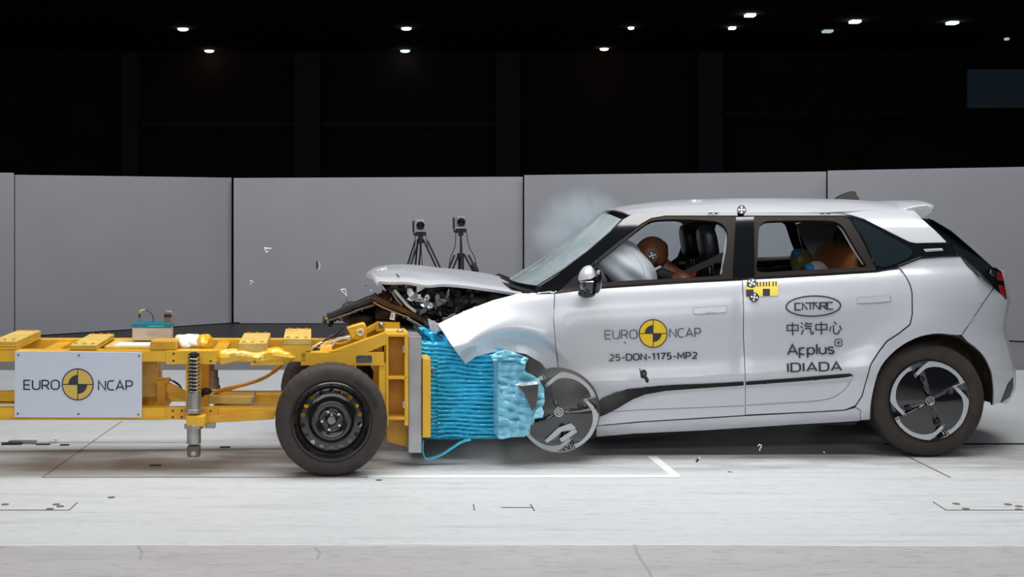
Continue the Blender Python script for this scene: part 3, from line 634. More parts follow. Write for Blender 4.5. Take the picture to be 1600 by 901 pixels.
blob('cloth_bundle', WRAPW, TP(296, 534, NR+.28), .095, .16, .048, .35, TR, 'cream crumpled cloth bundle', 12, 3)
blob('cloth_bundle', YELT, TP(318, 535, NR+.22), .045, .10, .05, .35, TR, 'yellow crumpled plastic', 14, 5)
blob('cloth_bundle', YELT, TP(205, 541, NR+.36), .15, .10, .022, .3, TR, 'yellow crumpled plastic', 12, 8)
# straps and cables
MB().tube([TP(x, y, NR+.35) for x, y in smoothpoly([(334, 613), (352, 607), (385, 600), (415, 589), (432, 576), (442, 569)], 5, False)], .011, 6).build('strap', STRAPO, TR)
MB().tube([TP(x, y, NR+.37) for x, y in smoothpoly([(330, 616), (360, 608), (400, 595), (428, 582), (441, 570)], 5, False)], .007, 6).build('strap', YELD, TR)
for k in range(3):
    MB().tube([TP(x, y+k, NR+.2+.02*k) for x, y in smoothpoly([(254, 592), (264, 593-k), (274, 596), (282, 603), (286, 613)], 5, False)], .0035, 5).build('cable', BLKM, TR)
for k, (pts, m) in enumerate([([(486, 546), (500, 536), (520, 533), (545, 526), (560, 528)], PUREW), ([(488, 542), (505, 541), (515, 533), (530, 537), (548, 532)], YELT), ([(490, 548), (510, 530), (528, 525), (540, 520)], BLKM), ([(500, 538), (518, 540), (528, 528), (550, 530)], PUREW), ([(536, 512), (530, 518), (522, 524), (515, 526)], BLKM)]):
    MB().tube([TP(x, y, NR+.45) for x, y in smoothpoly(pts, 5, False)], .007, 6).build('cable', m, TR)
MB().ell(TP(322, 611, NR+.2), (.035, .03, .022)).ell(TP(312, 617, NR+.2), (.03, .03, .015)).build('cable_clamp', BLKM, TR)
# near/far legs over the axle
for x0, x1 in ((484, 496), (536, 557)):
    tbox(x0, 566, x1, 640, NR+.01, NR+.06, 'axle_leg', YEL); farbox(x0, 566, x1, 640, .06, 'axle_leg')
tbox(592, 566, 603, 657, NR+.01, NR+.09, 'front_upright', YEL); farbox(592, 566, 603, 657, name='front_upright')
q = TP(518, 658, .22); MB().tube([q, q+LT*1.1], .035, 14).build('axle', STEELBLK, TR)
tbox(466, 640, 570, 655, NR+.3, NR+.55, 'axle_carrier', YELD)
# head frame: sloping beams, column with recessed web, shelves
def head(sh):
    def T2(poly, l0, l1, name, m, bevel=.004):
        a = [TP(x, y, l0)+LT*sh for x, y in poly]; return MB().hexa(a, LT*(l1-l0)).build(name, m, TR, bevel=bevel, smooth=0)
    T2([(514, 549), (520, 549), (603, 519.5), (603, 538), (572, 551), (560, 551)], NR+.0, NR+.10, 'sloping_beam', YEL)
    T2([(603, 524), (607, 524), (607, 665), (603, 665)], NR, NR+.22, 'column_flange', YEL)
    T2([(632, 522), (638, 522), (638, 665), (632, 665)], NR, NR+.22, 'column_flange', YEL)
    T2([(604, 526), (636, 526), (636, 698), (604, 690)], NR+.20, NR+.23, 'column_web', YELD)
    for y in (521, 587.5, 651): T2([(602, y), (636, y), (636, y+5), (602, y+5)], NR, NR+.21, 'column_shelf', YEL)
head(0); head(.75)
tbox(604, 519, 638, 524, NR+.2, NR+.80, 'head_plate', TANY)
tprism([(588, 503), (625, 503), (625, 518), (588, 518)], NR+.52, NR+.62, 'head_block', YEL); tprism([(548, 527), (588, 504), (588, 514), (556, 531)], NR+.54, NR+.62, 'sloping_beam', YEL)
MB().ell(TP(596, 507, NR+.5), (.02, .02, .018)).build('eye_bolt', STEEL, TR); MB().ell(TP(625, 517, NR+.1), (.02, .02, .012)).build('eye_bolt', STEEL, TR)
for y in (545, 632):
    q = TP(631, y, NR-.005); MB().box(q, .012, .02, .04).build('clamp_plate', STEEL, TR, smooth=0)
# yellow pouch
a = [TP(x, y, NR+.30) for x, y in ((541, 512), (552, 508), (568, 503.5), (571, 506), (573, 513), (574, 530), (560, 532), (548, 531), (546, 520))]
po = MB().hexa(a, LT*.09).build('pouch', YELT, TR, 'yellow plastic pouch with a cord eyelet', bevel=.008, smooth=30)
MB().lathe(TP(563, 519, NR+.295), LT, [(0, .012), (-.006, .015), (-.006, .021), (0, .023)], 16).build('eyelet', PUREW, po)
# data plate
dp = tbox(557, 555.5, 581, 566.5, NR-.006, NR, 'data_plate', INK, bevel=0, label='black data plate with white print')
b = MB()
for r in range(5):
    for k in range(6):
        x = 559.5+k*3.4; y = 557.6+r*1.9
        if r == 0 and k in (0, 1, 5): continue
        b.hexa([TP(x, y, NR-.007), TP(x, y+.7, NR-.007), TP(x+2.2*random.uniform(.5, 1.2), y+.7, NR-.007), TP(x+2.0, y, NR-.007)], LT*.001)
for x, y in ((558.5, 556.8), (579.5, 556.8), (558.5, 565.2), (579.5, 565.2)): b.lathe(TP(x, y, NR-.009), LT, [(0, .001), (0, .003), (.003, .003)], 8)
b.build('plate_print', mat('grey_print', (.35, .34, .33), .6), dp, smooth=0)
# aluminium block
tbox(638, 525.5, 659, 707.5, NR+.04, NR+1.08, 'aluminium_block', ALU, bevel=.005)
# near and far wheels
steel_wheel(TR, T0.copy(), LT, .328)
steel_wheel(TR, T0+LT*1.66, -LT, .328)
# sign board
sb = tprism([(23, 548), (221.5, 550), (221.5, 652.5), (22.5, 652)], NR-.035, NR-.02, 'sign_board', WHITE, bevel=.002, label='white sign board')
SBL = lambda x, y: TP(x, y, NR-.0365)
b = MB(); text(b, 'EURO', 37.5, 608, 14, 2.1, SBL, 55); text(b, 'NCAP', 154, 608.8, 14, 2.1, SBL, 53); b.build('sign_lettering', INK, sb, solid=.0008)
roundel(121.5, 600.3, 24.6, SBL, SIGNYD, sb)
for x, y in ((28.5, 554.5), (123, 555), (217, 556), (27.5, 646), (122.5, 646.8), (216, 647.5)):
    MB().lathe(TP(x, y, NR-.040), LT, [(0, .001), (0, .005), (.005, .0055)], 8).build('screw', INK, sb)
for x in (40, 200): tbox(x, 560, x+8, 645, NR-.02, NR, 'board_spacer', YELD)
# deformable barrier: pleated blue foil blocks
BZ0, BZ1 = 533, 686
yb = tbox(660.5, 560, 673, 683, NR+.02, NR+.27, 'barrier_bracket', YEL, bevel=.003)
for y in (578, 588, 654):
    q = TP(674, y, NR+.05); MB().lathe(q, FW, [(-.01, .009), (.012, .009), (.012, .001)], 6).build('bracket_bolt', mat('rust_bolt', (.20, .05, .03), .5, .5), yb, smooth=20)
def pleat_block(x0, x1, yt0, yt1, yb0, yb1, l0, l1, name, m, pleats, amp, seed, parent, label=None, n=60):
    rows = []
    for i in range(n+1):
        t = i/n; px = x0+(x1-x0)*t; yt = yt0+(yt1-yt0)*t; yb_ = yb0+(yb1-yb0)*t; rr_ = []
        m_ = pleats*6
        for k in range(m_+1):          # near face
            s_ = k/m_; py = yt+(yb_-yt)*s_; ph = s_*pleats+noise.noise(Vector((t*2.2, s_*4, seed)))*.6
            z = abs((ph % 1)-.5)*2; d = amp*(.5-abs(sin(pi*ph))**.65)*(1+.6*noise.noise(Vector((t*4, s_*14, seed+5))))
            rr_.append(TP(px, py, l0+d))
        a = TP(px, yb_, l0+.02)+LT*(l1-l0-.02); c_ = TP(px, yt, l0+.02)+LT*(l1-l0-.02)
        for k in range(1, 7): rr_.append(TP(px, yb_, l0)+(a-TP(px, yb_, l0))*k/7+Vector((0, 0, noise.noise(Vector((t*9, k, seed)))*.012)))
        for k in range(m_+1):
            s_ = 1-k/m_; py = yt+(yb_-yt)*s_; z = abs(((s_*pleats) % 1)-.5)*2
            rr_.append(TP(px, py, l0)+LT*(l1-l0-amp*(z-.5)))
        for k in range(1, 7): rr_.append(c_+(TP(px, yt, l0)-c_)*k/7+Vector((0, 0, noise.noise(Vector((t*9, k+20, seed)))*.012)))
        rows.append(rr_)
    b = MB(); b.grid(rows, closed=True); k = len(rows[0]); b.f += [tuple(range(k)), tuple(range(n*k, (n+1)*k))[::-1]]; b.mi += [0, 0]
    return b.build(name, m, parent, label, smooth=28)
BR = pleat_block(659, 685, 533, 535, 684, 686, NR+.30, NR+1.06, 'deformable_barrier', BLUE, 24, .022, 1, TR, 'crushed blue foil-clad honeycomb barrier', 18)
pleat_block(684, 786, 535, 541, 686, 685.5, NR+.285, NR+1.06, 'pleated_block', BLUE, 22, .034, 4, BR)
def crumple(poly, l0, thick, m, name, parent, seed, amp=.03, label=None, step=4, fold=7.0, sk=.12):
    def f(x, y):
        ph = (y+sk*(x-780)+6*noise.noise(Vector((x*.03, y*.03, seed))))/fold
        z = 1-abs(sin(pi*ph))**.55
        return TP(x, y, l0+amp*(z-.5)*.8+amp*noise.noise(Vector((x*.09, y*.09, seed))))
    V, fs = cdt(poly, (), step); b = MB(); vs = [f(*v) for v in V]; nv = len(vs)
    nz = Vector((0, 0, 0))
    for q in fs: nz += (vs[q[1]]-vs[q[0]]).cross(vs[q[2]]-vs[q[0]])
    if nz.y > 0: fs = [q[::-1] for q in fs]
    cnt = {}
    for q in fs:
        for i in range(3): e_ = (q[i], q[(i+1) % 3]); cnt[e_] = 1
    rim = [(a_, b_) for a_, b_ in cnt if (b_, a_) not in cnt]
    b.add(vs+[v+LT*thick for v in vs], fs+[tuple(i+nv for i in q[::-1]) for q in fs]+[(b_, a_, a_+nv, b_+nv) for a_, b_ in rim])
    return b.build(name, m, parent, label, recalc=False, smooth=30)
crumple([(784, 560), (778, 562), (779, 685), (784, 686), (800, 683), (820, 682), (828, 676), (829, 664), (835, 660), (836, 650), (845, 646), (851, 628), (850, 606), (841, 592), (824, 586), (820, 577), (822, 566), (812, 556), (794, 552)], NR+.03, .30, BLUEL, 'crumpled_foil', BR, 2, .045, fold=13, sk=-.18)
crumple([(767, 556), (774, 553), (786, 548), (800, 549), (815, 555), (826, 560), (820, 569), (800, 563), (780, 562), (770, 563)], NR+.0, .05, BLUEL, 'torn_foil_flap', BR, 6, .045)
crumple([(806, 600), (826, 598), (841, 598), (841, 612), (838, 634), (832, 642), (826, 630), (818, 612)], NR-.045, .012, mat('torn_dark_honeycomb', (.06, .065, .065), .5), 'torn_opening', BR, 9, .008)
crumple([(804, 601), (812, 598), (841, 596), (840, 600), (815, 603)], NR-.06, .01, mat('torn_foil_edge', (.75, .82, .86), .3, .4), 'torn_edge', BR, 11, .01)
crumple([(838, 640), (846, 634), (850, 644), (848, 652), (832, 654), (835, 648)], NR-.02, .02, BLUEL, 'torn_foil_flap', BR, 13, .01)
# foil peeled up over the top of the barrier
for poly, l, sd in (([(650, 508), (662, 511), (676, 516), (690, 522), (704, 532), (724, 540), (730, 556), (700, 556), (684, 538), (666, 524)], NR+.40, 3), ([(655, 520), (668, 512), (678, 514), (680, 528), (672, 540), (664, 532)], NR+.50, 5)):
    crumple(poly, l, .02, BLUE, 'peeled_foil', BR, sd, .04, fold=9)
for cx_, cy_, r0_, a0_, l_ in ((712, 531, 10, 230, .34), (690, 521, 7, 200, .36)):
    rows = []
    for k in range(22):
        g = radians(a0_-k*16); rr_ = r0_*(1-.022*k)
        rows.append([TP(cx_+rr_*cos(g)*1.2, cy_-rr_*sin(g)*.9, NR+l_)+LT*.045*m_+Vector((0, 0, .006*noise.noise(Vector((k*.4, m_, cx_))))) for m_ in range(6)])
    MB().grid(rows).build('foil_curl', BLUE, BR, solid=.004, smooth=50)
# hanging foil strip loop
lp = smoothpoly([(661, 688), (660, 704), (664, 716), (672, 718), (690, 712), (706, 702), (722, 692), (736, 688)], 5, False)
rows = [[TP(x, y, NR+.10), TP(x, y, NR+.10)+LT*.05] for x, y in lp]; MB().grid(rows).build('hanging_foil_strip', BLUE, BR, solid=.006)

# data logger resting on the deck
dl = empty('data_recorder', TP(237, 546.8, NR+.35), 'beige data recorder box with teal lid standing on the yellow trolley', 'data recorder')
L0 = NR+.30
def lb(x0, y0, x1, y1, l0, l1, name, m, p=None, **k): return tprism(R4(x0, y0, x1, y1), l0, l1, name, m, parent=p or dl, **k)
lb(206.5, 511, 266, 532, L0, L0+.18, 'case', BEIGE); ld = lb(206, 505, 267.5, 512, L0-.004, L0+.19, 'lid', TEAL)
lb(231, 508.4, 257, 510.2, L0-.006, L0-.003, 'lid_stripe', TEALL, ld, bevel=0)
b = MB(); fn = lambda x, y: TP(x, y, L0-.0015)
for r, (x0, x1) in enumerate(((229, 245), (229, 245))):
    x = x0
    while x < x1: b.hexa([fn(x, 518+r*3.6), fn(x, 519.6+r*3.6), fn(x+1.3, 519.6+r*3.6), fn(x+1.3, 518+r*3.6)], LT*.001); x += 2
b.build('case_print', mat('faint_print', (.42, .38, .36), .6), dl, smooth=0)
s = 8.5/F
c = MB().lathe(TP(218, 505, L0+.08), (0, 0, 1), [(0, 2*s), (9*s, 1.8*s)], 12, cap=True).build('plug', STEEL, dl)
MB().lathe(TP(218, 496.5, L0+.08), (0, 0, 1), [(0, 1.5*s), (7*s, 1.5*s)], 10, cap=True).build('plug_sleeve', BLKM, c)
cp = smoothpoly([(218, 490), (219, 486), (224, 484), (230, 485), (236, 489), (239, 495), (240, 503)], 5, False)
MB().tube([TP(x, y, L0+.08) for x, y in cp[:13]], 1.3*s, 8).build('plug_cable', mat('yellow_cable', (.75, .52, .10), .4), c); MB().tube([TP(x, y, L0+.08) for x, y in cp[12:]], .7*s, 8).build('plug_cable', BLKM, c)
for k in range(5):
    q = TP(257.2+2.4*k, 505, L0+.06+.02*(k % 2))
    pl = MB().lathe(q, (0, 0, 1), [(0, 1.1*s), (9.5*s, 1.0*s)], 10, cap=True).build('connector', COPP, dl)
    MB().lathe(q+Vector((0, 0, 9.5*s)), (0, 0, 1), [(0, 1.2*s), (5.5*s, 1.1*s)], 8, cap=True).build('connector_sleeve', BLKM, pl)
    MB().tube([TP(x, y, L0+.07+.01*k) for x, y in smoothpoly([(257.2+2.4*k, 490), (259+2.2*k, 486), (266+k, 487), (272, 492+k), (271, 499+k), (268, 506)], 4, False)], .45*s, 5).build('connector_cable', mat('blue_grey_cable', (.08, .10, .14), .5) if k % 2 else COPP, pl)

# ------------------------------------------------------------------ the car
Y0 = 8.83; YC = 9.755
CAR = empty('crashed_hatchback', Vector((P(1150, 700, YC).x, YC, 0)), 'silver-white electric hatchback with crushed front end and black lettering', 'car')
BELT = [(700, 470), (820, 458), (877, 452), (940, 447), (1050, 441), (1160, 435), (1260, 429), (1370, 422), (1400, 419), (1480, 419), (1600, 425)]
def belt(px): return interp(px, BELT)
PROF = [(-.02, .095), (0, .085), (.03, .064), (.08, .042), (.15, .024), (.22, .014), (.30, .010), (.42, .016), (.52, .020), (.60, .012), (.675, .0), (.70, .012), (.725, .026), (.76, .022), (.84, .026), (.93, .032), (.96, .034), (1.0, .055), (1.05, .12)]
XR = [(330, 1447), (345, 1460), (360, 1484), (385, 1512), (415, 1549), (424, 1566), (445, 1570), (470, 1574), (490, 1570), (507, 1568), (522, 1569), (545, 1576), (570, 1582), (590, 1584), (610, 1583), (622, 1578), (634, 1566), (660, 1555)]
XS = 1440
def inset(px, py):
    v = (py-belt(px))/228
    if v >= 0: d = sinterp(v, PROF)
    else: h_ = -v*228/104; d = .085+.130*h_+.055*h_*abs(h_)
    # rear arch flare
    r = sqrt((px-1456)**2+((py-625)*1.0)**2)
    if py < 640:
        k = math.exp(-((r-110)/28)**2); d -= .022*k*min(1, max(0, (640-py)/40))
    if px < 900:          # front wing: swells round the arch, then tucks in towards the bonnet
        r2 = sqrt(((px-800)/1.15)**2+(py-600)**2); q_ = max(0, min(1, (r2-73)/13)); q_ = q_*q_*(3-2*q_); d += -.045*q_*math.exp(-(max(0, r2-86)/26)**2)*min(1, (900-px)/45)-.016*math.exp(-((r2-50)/7)**2)*min(1, (870-px)/30 if px < 870 else 0)
        if px < 810: d -= .14*((810-px)/85)**1.4*max(0, min(1, (py-480)/60))
    # dents near the door joint
    d += .010*math.exp(-((px-1157)/9)**2)*max(0, math.exp(-((py-530)/60)**2))
    return d
def rear_pt(px_t, py, t):     # plan corner, t in degrees 0..90+
    xr = interp(py, XR); d0 = inset(XS, py); Yr = 9.42
    Xs = (XS-CX)*(Y0+d0)/F; Xr = (xr-CX)*Yr/F*1.0
    a = radians(t); Y = Y0+d0+(Yr-Y0-d0)*(1-cos(a))**.85; X = Xs+(Xr-Xs)*sin(a)**.92
    return X, Y
def BP(px, py, off=0):
    if px <= XS: Y = Y0+inset(px, py)+off; return P(px, py, Y)
    lo, hi = 0.0, 90.0
    for _ in range(22):
        mid = (lo+hi)/2; X, Y = rear_pt(px, py, mid)
        if CX+F*X/Y < px: lo = mid
        else: hi = mid
    X, Y = rear_pt(px, py, lo); Y += inset(min(px, 1570), py)-inset(XS, py)
    return P(px, py, Y+off)
def body(name, poly, m, holes=(), step=8, thick=.008, off=0, mirror=True, label=None, parent=None, smooth=50):
    return panel(name, poly, lambda x, y: BP(x, y, off), m, parent or CAR, holes, step, thick, YC if mirror else None, label, smooth)
# rear arch outline
ARCH = [(1359, 655), (1360, 633), (1365, 606), (1376, 573), (1400, 546), (1430, 528), (1459, 521), (1483, 522), (1501, 526), (1533, 550), (1548, 576), (1553, 606), (1552, 632)]
ARCHs = smoothpoly(ARCH, 3, False)
ax_ = lambda i: ARCHs[i]
# front wing
wing = [(812, 458), (866, 459), (864.5, 500), (868, 545), (874, 600), (866, 600), (858, 582), (845, 566), (822, 553), (795, 548), (770, 550), (745, 556), (728, 568), (716, 553), (704, 536), (694, 520), (684, 506), (700, 498), (730, 484), (770, 469)]
body('front_wing', wing, PAINT, step=6)
# doors
fd = [(867.3, 459), (900, 455), (940, 451), (1000, 447), (1060, 443), (1110, 440.5), (1159.3, 438), (1161.3, 480), (1160.8, 525), (1162.8, 560), (1164.2, 600), (1164, 648), (1100, 652), (1000, 658), (934, 664), (925, 640), (900, 612), (880, 600), (874, 575), (868.8, 540), (865.6, 500)]
FD = body('front_door', fd, PAINT, step=7)
rd = [(1160.5, 437.5), (1220, 434.5), (1300, 430), (1370, 425.5), (1397, 420.5), (1406, 421), (1415, 433), (1421, 445), (1424, 457), (1424.5, 490), (1421, 506), (1405, 519), (1385, 532), (1372, 549), (1360, 568), (1351, 600), (1346, 618), (1336, 633), (1320, 639.5), (1280, 642), (1165, 647.5), (1165, 600), (1164, 560), (1162, 525), (1162.5, 480)]
RD = body('rear_door', rd, PAINT, step=7)
# quarter panel and bumper
qp = [(1399, 418), (1420, 411), (1438, 404.5), (1470, 402), (1500, 401), (1516, 414), (1534, 430), (1552, 449), (1527, 486), (1502, 523)] + [p for p in reversed(ARCHs) if p[0] < 1499] + [(1345, 656), (1345, 640), (1337, 635.5), (1348, 619), (1353, 600.5), (1362, 569), (1374, 550.5), (1386.5, 534), (1406.5, 521), (1423, 507.5), (1426.7, 490), (1426.2, 457), (1423, 444), (1416.5, 431.5), (1408, 420)]
body('rear_quarter_panel', qp, PAINT, step=6)
bp_ = [(1554, 450), (1568, 464), (1573.5, 471), (1571, 485), (1567.5, 500), (1567.5, 520), (1574, 543), (1581, 568), (1583, 588), (1574, 600), (1563, 628), (1552, 632)] + [p for p in reversed(ARCHs) if p[0] > 1504 and p[1] < 630] + [(1504, 524), (1529, 487)]
body('rear_bumper', bp_, PAINT, step=6)
body('bumper_lower_insert', [(1583, 589), (1583.5, 606), (1578, 620), (1565, 629), (1564, 627), (1575, 601)], SATBLK, step=5, off=.003)
# rocker
rk = [(932, 666), (1000, 660), (1100, 654), (1163, 650), (1280, 644), (1320, 641.5), (1337, 637), (1344, 641), (1344, 657), (1312, 659), (1240, 663), (1100, 672), (990, 677), (932, 682)]
body('rocker_panel', rk, PAINT, step=7, off=.004)
body('under_sill', [(932, 681), (1000, 676), (1135, 669), (1135, 673), (1000, 683), (945, 686)], SATBLK, step=6, off=.05, mirror=True)
# black lower mouldings on the doors
body('door_moulding', [(928, 640), (934, 628), (942, 621), (962, 613), (985, 608), (1040, 603), (1100, 600.5), (1162, 597), (1162, 602), (1100, 606), (1040, 610.5), (1008, 616), (988, 624), (965, 638), (945, 648), (934, 652)], MOULD, step=5, off=-.012, parent=FD)
body('door_moulding', [(1166, 597), (1250, 591), (1315, 585.5), (1329, 585), (1333, 587), (1320, 589.5), (1250, 595.5), (1166, 601.5)], MOULD, step=5, off=-.012, parent=RD)
def bline(pts, r, m, parent, name, off=-.001, mir=False):
    MB().tube([BP(x, y, off) for x, y in densify(pts, 7, False)], r, 5).build(name, m, parent)
CREASE = mat('panel_gap_shadow_line', (.12, .12, .13), .6)
bline([(940, 644), (1000, 640), (1080, 637), (1162, 633.5)], .0016, CREASE, FD, 'crease_line')
bline(smoothpoly([(1166, 633), (1230, 629), (1275, 626), (1300, 621), (1318, 610), (1328, 597), (1333, 588)], 4, False), .0016, CREASE, RD, 'crease_line')
# flush door handles
for q, par in (([(1087, 481), (1132, 478), (1135, 480), (1135, 484.5), (1131, 488), (1089, 490), (1084, 488), (1083, 484)], FD), ([(1343, 465), (1387, 462), (1391, 464), (1391, 467), (1387, 471), (1343, 473.5), (1339.5, 471), (1340.5, 467.5)], RD)):
    pts = smoothpoly(q, 3); body('door_handle', pts, PAINT, step=4, off=-.006, mirror=False, parent=par, thick=.006)
    MB().tube([BP(x, y, -.0015) for x, y in pts+[pts[0]]], .0022, 5).build('handle_gap', CREASE, par)
# window frames (black) with openings
wf = [(868, 457.5), (877, 451), (905, 426), (935, 404), (967, 377), (1003, 350), (1018, 341.5), (1040, 337.5), (1315, 337), (1328, 342), (1340, 360), (1369, 419), (1366, 424.5), (1300, 429), (1160, 436.5), (1000, 446), (940, 450), (900, 454)]
w1 = smoothpoly([(941, 440), (985, 438), (1030, 436), (1080, 433), (1125, 429.5), (1130, 415), (1134, 397), (1136.5, 380), (1137, 365), (1134, 357), (1128, 350), (1114, 345), (1070, 342.5), (1035, 342.7), (1017, 345.5), (1003, 354), (968, 382), (936, 408), (919, 421), (926, 430)], 3)
w2 = smoothpoly([(1184.5, 424), (1184, 400), (1185, 368), (1187, 354), (1193, 347.5), (1203, 345), (1250, 344), (1295, 344.5), (1309, 348), (1317, 354), (1324, 365), (1338, 389), (1352, 411), (1353, 415.5), (1340, 417.5), (1290, 420), (1230, 423)], 3)
body('side_window_frame', wf, FRAMEBLK, [w1, w2], step=5, thick=.03)
for w_ in (w1, w2):
    cx = sum(p[0] for p in w_)/len(w_); cy = sum(p[1] for p in w_)/len(w_)
    gp = [(cx+(x-cx)*1.02, cy+(y-cy)*1.03) for x, y in w_]
    body('side_window_pane', gp, GLASS, step=9, thick=.003, off=.016)
body('b_pillar_cover', [(1150, 339), (1178, 338.5), (1179, 431), (1145, 432.5), (1147, 390)], GLOSSBLK, step=7, off=-.006)
MB().tube([BP(x, y, -.004) for x, y in densify([(936, 448.5), (1000, 444.5), (1080, 439.5), (1160, 435), (1260, 429), (1366, 423), (1397, 418.5), (1420, 409.5), (1438, 402.5), (1470, 400.2), (1501, 399)], 9, False)], .0065, 8).build('belt_moulding', GLOSSBLK, CAR)
# pale inner edges of the door openings
def inl(pts, w_, m, name='inner_door_seal'):
    b = MB(); b.tube([BP(x, y, .05) for x, y in smoothpoly(pts, 4, False)], w_, 8); b.build(name, m, CAR)
inl([(1121, 349), (1132, 358), (1135, 372), (1132, 400), (1127, 429)], .010, mat('pale_seal', (.55, .55, .56), .6))
inl([(1309, 352), (1317, 361), (1332, 387), (1349, 413)], .008, mat('pale_seal_rear', (.50, .50, .52), .6))
# A pillar, roof rail (gloss black)
ap = [(838, 459), (846, 450), (856, 440), (880, 422), (920, 392), (955, 362), (973, 343), (992, 332.5), (1040, 331.8), (1320, 333.5), (1349, 342), (1390, 363), (1421, 378), (1431, 380), (1479, 379), (1500, 398), (1470, 399.5), (1438, 402), (1418, 409), (1397, 417), (1371, 421), (1341, 359), (1329, 341), (1316, 336.5), (1040, 336.5), (1017, 340.5), (1002, 349), (966, 376), (934, 403), (904, 425), (876, 450), (866, 458)]
body('black_pillar_band', ap, GLOSSBLK, step=5, off=-.004, thick=.02)
body('rear_quarter_glass', smoothpoly([(1332, 345), (1350, 347), (1388, 368), (1408, 379), (1425, 390), (1420, 402), (1398, 412), (1371, 415), (1350, 373)], 3), TINT, step=5, off=-.010, thick=.006)
bd_ = body('side_badge', [(1443, 389), (1472, 387.5), (1474, 391.5), (1447, 393)], mat('pale_badge', (.6, .6, .6), .4), step=5, off=-.008, mirror=False, thick=.002, label='pale slanted badge plate')
b = MB()
for k in range(9): b.hexa([BP(1447+3*k, 391.6, -.0105), BP(1447+3*k, 390.2-.03*k, -.0105), BP(1448.6+3*k, 390-.03*k, -.0105), BP(1448.6+3*k, 391.4, -.0105)], (0, .001, 0))
b.build('badge_print', INK, bd_, smooth=0)
# white C pillar side
cp_ = [(1322, 332), (1350, 340.5), (1392, 361.5), (1422, 376.5), (1432, 378.5), (1478, 377.5), (1460, 360), (1441, 343), (1430, 333), (1418, 327), (1380, 324), (1340, 325)]
# roof
SIL = [(940, 336), (952, 331), (980, 322), (1005, 318), (1030, 314.5), (1080, 312), (1130, 310.5), (1180, 309.5), (1210, 309.5), (1300, 311), (1390, 316), (1420, 318), (1450, 319.5), (1470, 322)]
RAIL = [(955, 338), (973, 338), (992, 333), (1040, 332), (1155, 332.5), (1315, 334), (1349, 341.5), (1390, 362), (1421, 377), (1432, 379), (1478, 378)]
def cfn(x, y):
    h_ = max(0, (422-y))/104
    return P(x, y, Y0+.085+.130*h_+.055*h_*h_+.00022*max(0, 352-y)**2)
def rail_pt(px, py): return BP(px, py)
TOPR = [(955, 338), (975, 338), (992, 333.2), (1040, 332.3), (1200, 332.4), (1315, 331), (1350, 329), (1400, 328), (1442, 342)]
rows = []; NT = 36
st = [984, 988, 994, 1000, 1020, 1050, 1090, 1130, 1170, 1210, 1250, 1290, 1320, 1350, 1380, 1405, 1425, 1440]
for px in st:
    py = interp(px, TOPR); Yr = Y0+.085+.185*(belt(px)-min(py, 336))/104; 
    if px >= 1290: kk = min(1, (px-1290)/50); kk = kk*kk*(3-2*kk); Yr = Yr*(1-kk)+cfn(px, py).y*kk
    R_ = P(px, py, Yr); X0 = R_.x; pc = CX+F*X0/YC; zc = H+(HY-sinterp(pc, SIL))*YC/F; r_ = []
    for k in range(NT+1):
        t = -1+2*k/NT; Y = YC+(YC-Yr)*t; z = R_.z+(zc-R_.z)*(1-abs(t)**2.7)
        xo = X0-.05*(1-t*t)*max(0, (1040-px)/56)
        r_.append(Vector((xo, Y, z+.006*noise.noise(Vector((X0*3, t*4, 1))))))
    rows.append(r_)
ROOFFRONT = [v.copy() for v in rows[0]]
b = MB(); b.grid(rows); ROOF = b.build('roof', PAINT, CAR, solid=.012, smooth=60)
# rear upper side and spoiler as one surface: from the roof line down to the black band, wrapping into the tail
cside = [(1316, 333.5), (1316, 330.5), (1350, 328), (1400, 327), (1415, 327), (1442, 343.5), (1460, 359), (1479, 378), (1432, 379.5), (1421, 377.5), (1390, 362), (1349, 341), (1330, 335.5)]
panel('upper_quarter_panel', cside, cfn, PAINT, CAR, step=6, thick=.012, mirror=YC)
sp = []
for k in range(41):
    t = -1+2*k/40; at_ = abs(t); Yn = cfn(1420, 327).y; Y = YC+(YC-Yn)*t
    bow = .07*(1-at_**3)
    a = P(1414, 322, Yn); tip = P(1457, 324.5, Yn+.02); un = P(1443, 342, Yn)
    zt = (1-at_**2.7)*.042
    rnd = max(0, (at_-.93)/.07)
    prof = [Vector((a.x-.02, 0, a.z-.022+zt)), Vector((a.x+.05, 0, a.z-.002+zt)), Vector((tip.x-.05+bow, 0, tip.z+.020+zt*.8)), Vector((tip.x+bow, 0, tip.z+.010+zt*.7)), Vector((tip.x+.012+bow, 0, tip.z-.012+zt*.7)), Vector((tip.x-.01+bow, 0, tip.z-.03+zt*.6)), Vector((un.x+bow*.6, 0, un.z+zt*.4)), Vector((un.x-.06, 0, un.z+.01+zt*.2)), Vector((a.x-.02, 0, un.z+.03))]
    sp.append([Vector((v.x-.02*rnd*(1 if i in (3, 4) else 0), Y, v.z)) for i, v in enumerate(prof)])
b = MB(); b.grid(sp, closed=True); b.f += [tuple(range(9)), tuple(range(40*9, 41*9))[::-1]]; b.mi += [0, 0]
b.build('roof_spoiler', PAINT, CAR, smooth=50, bevel=.004)
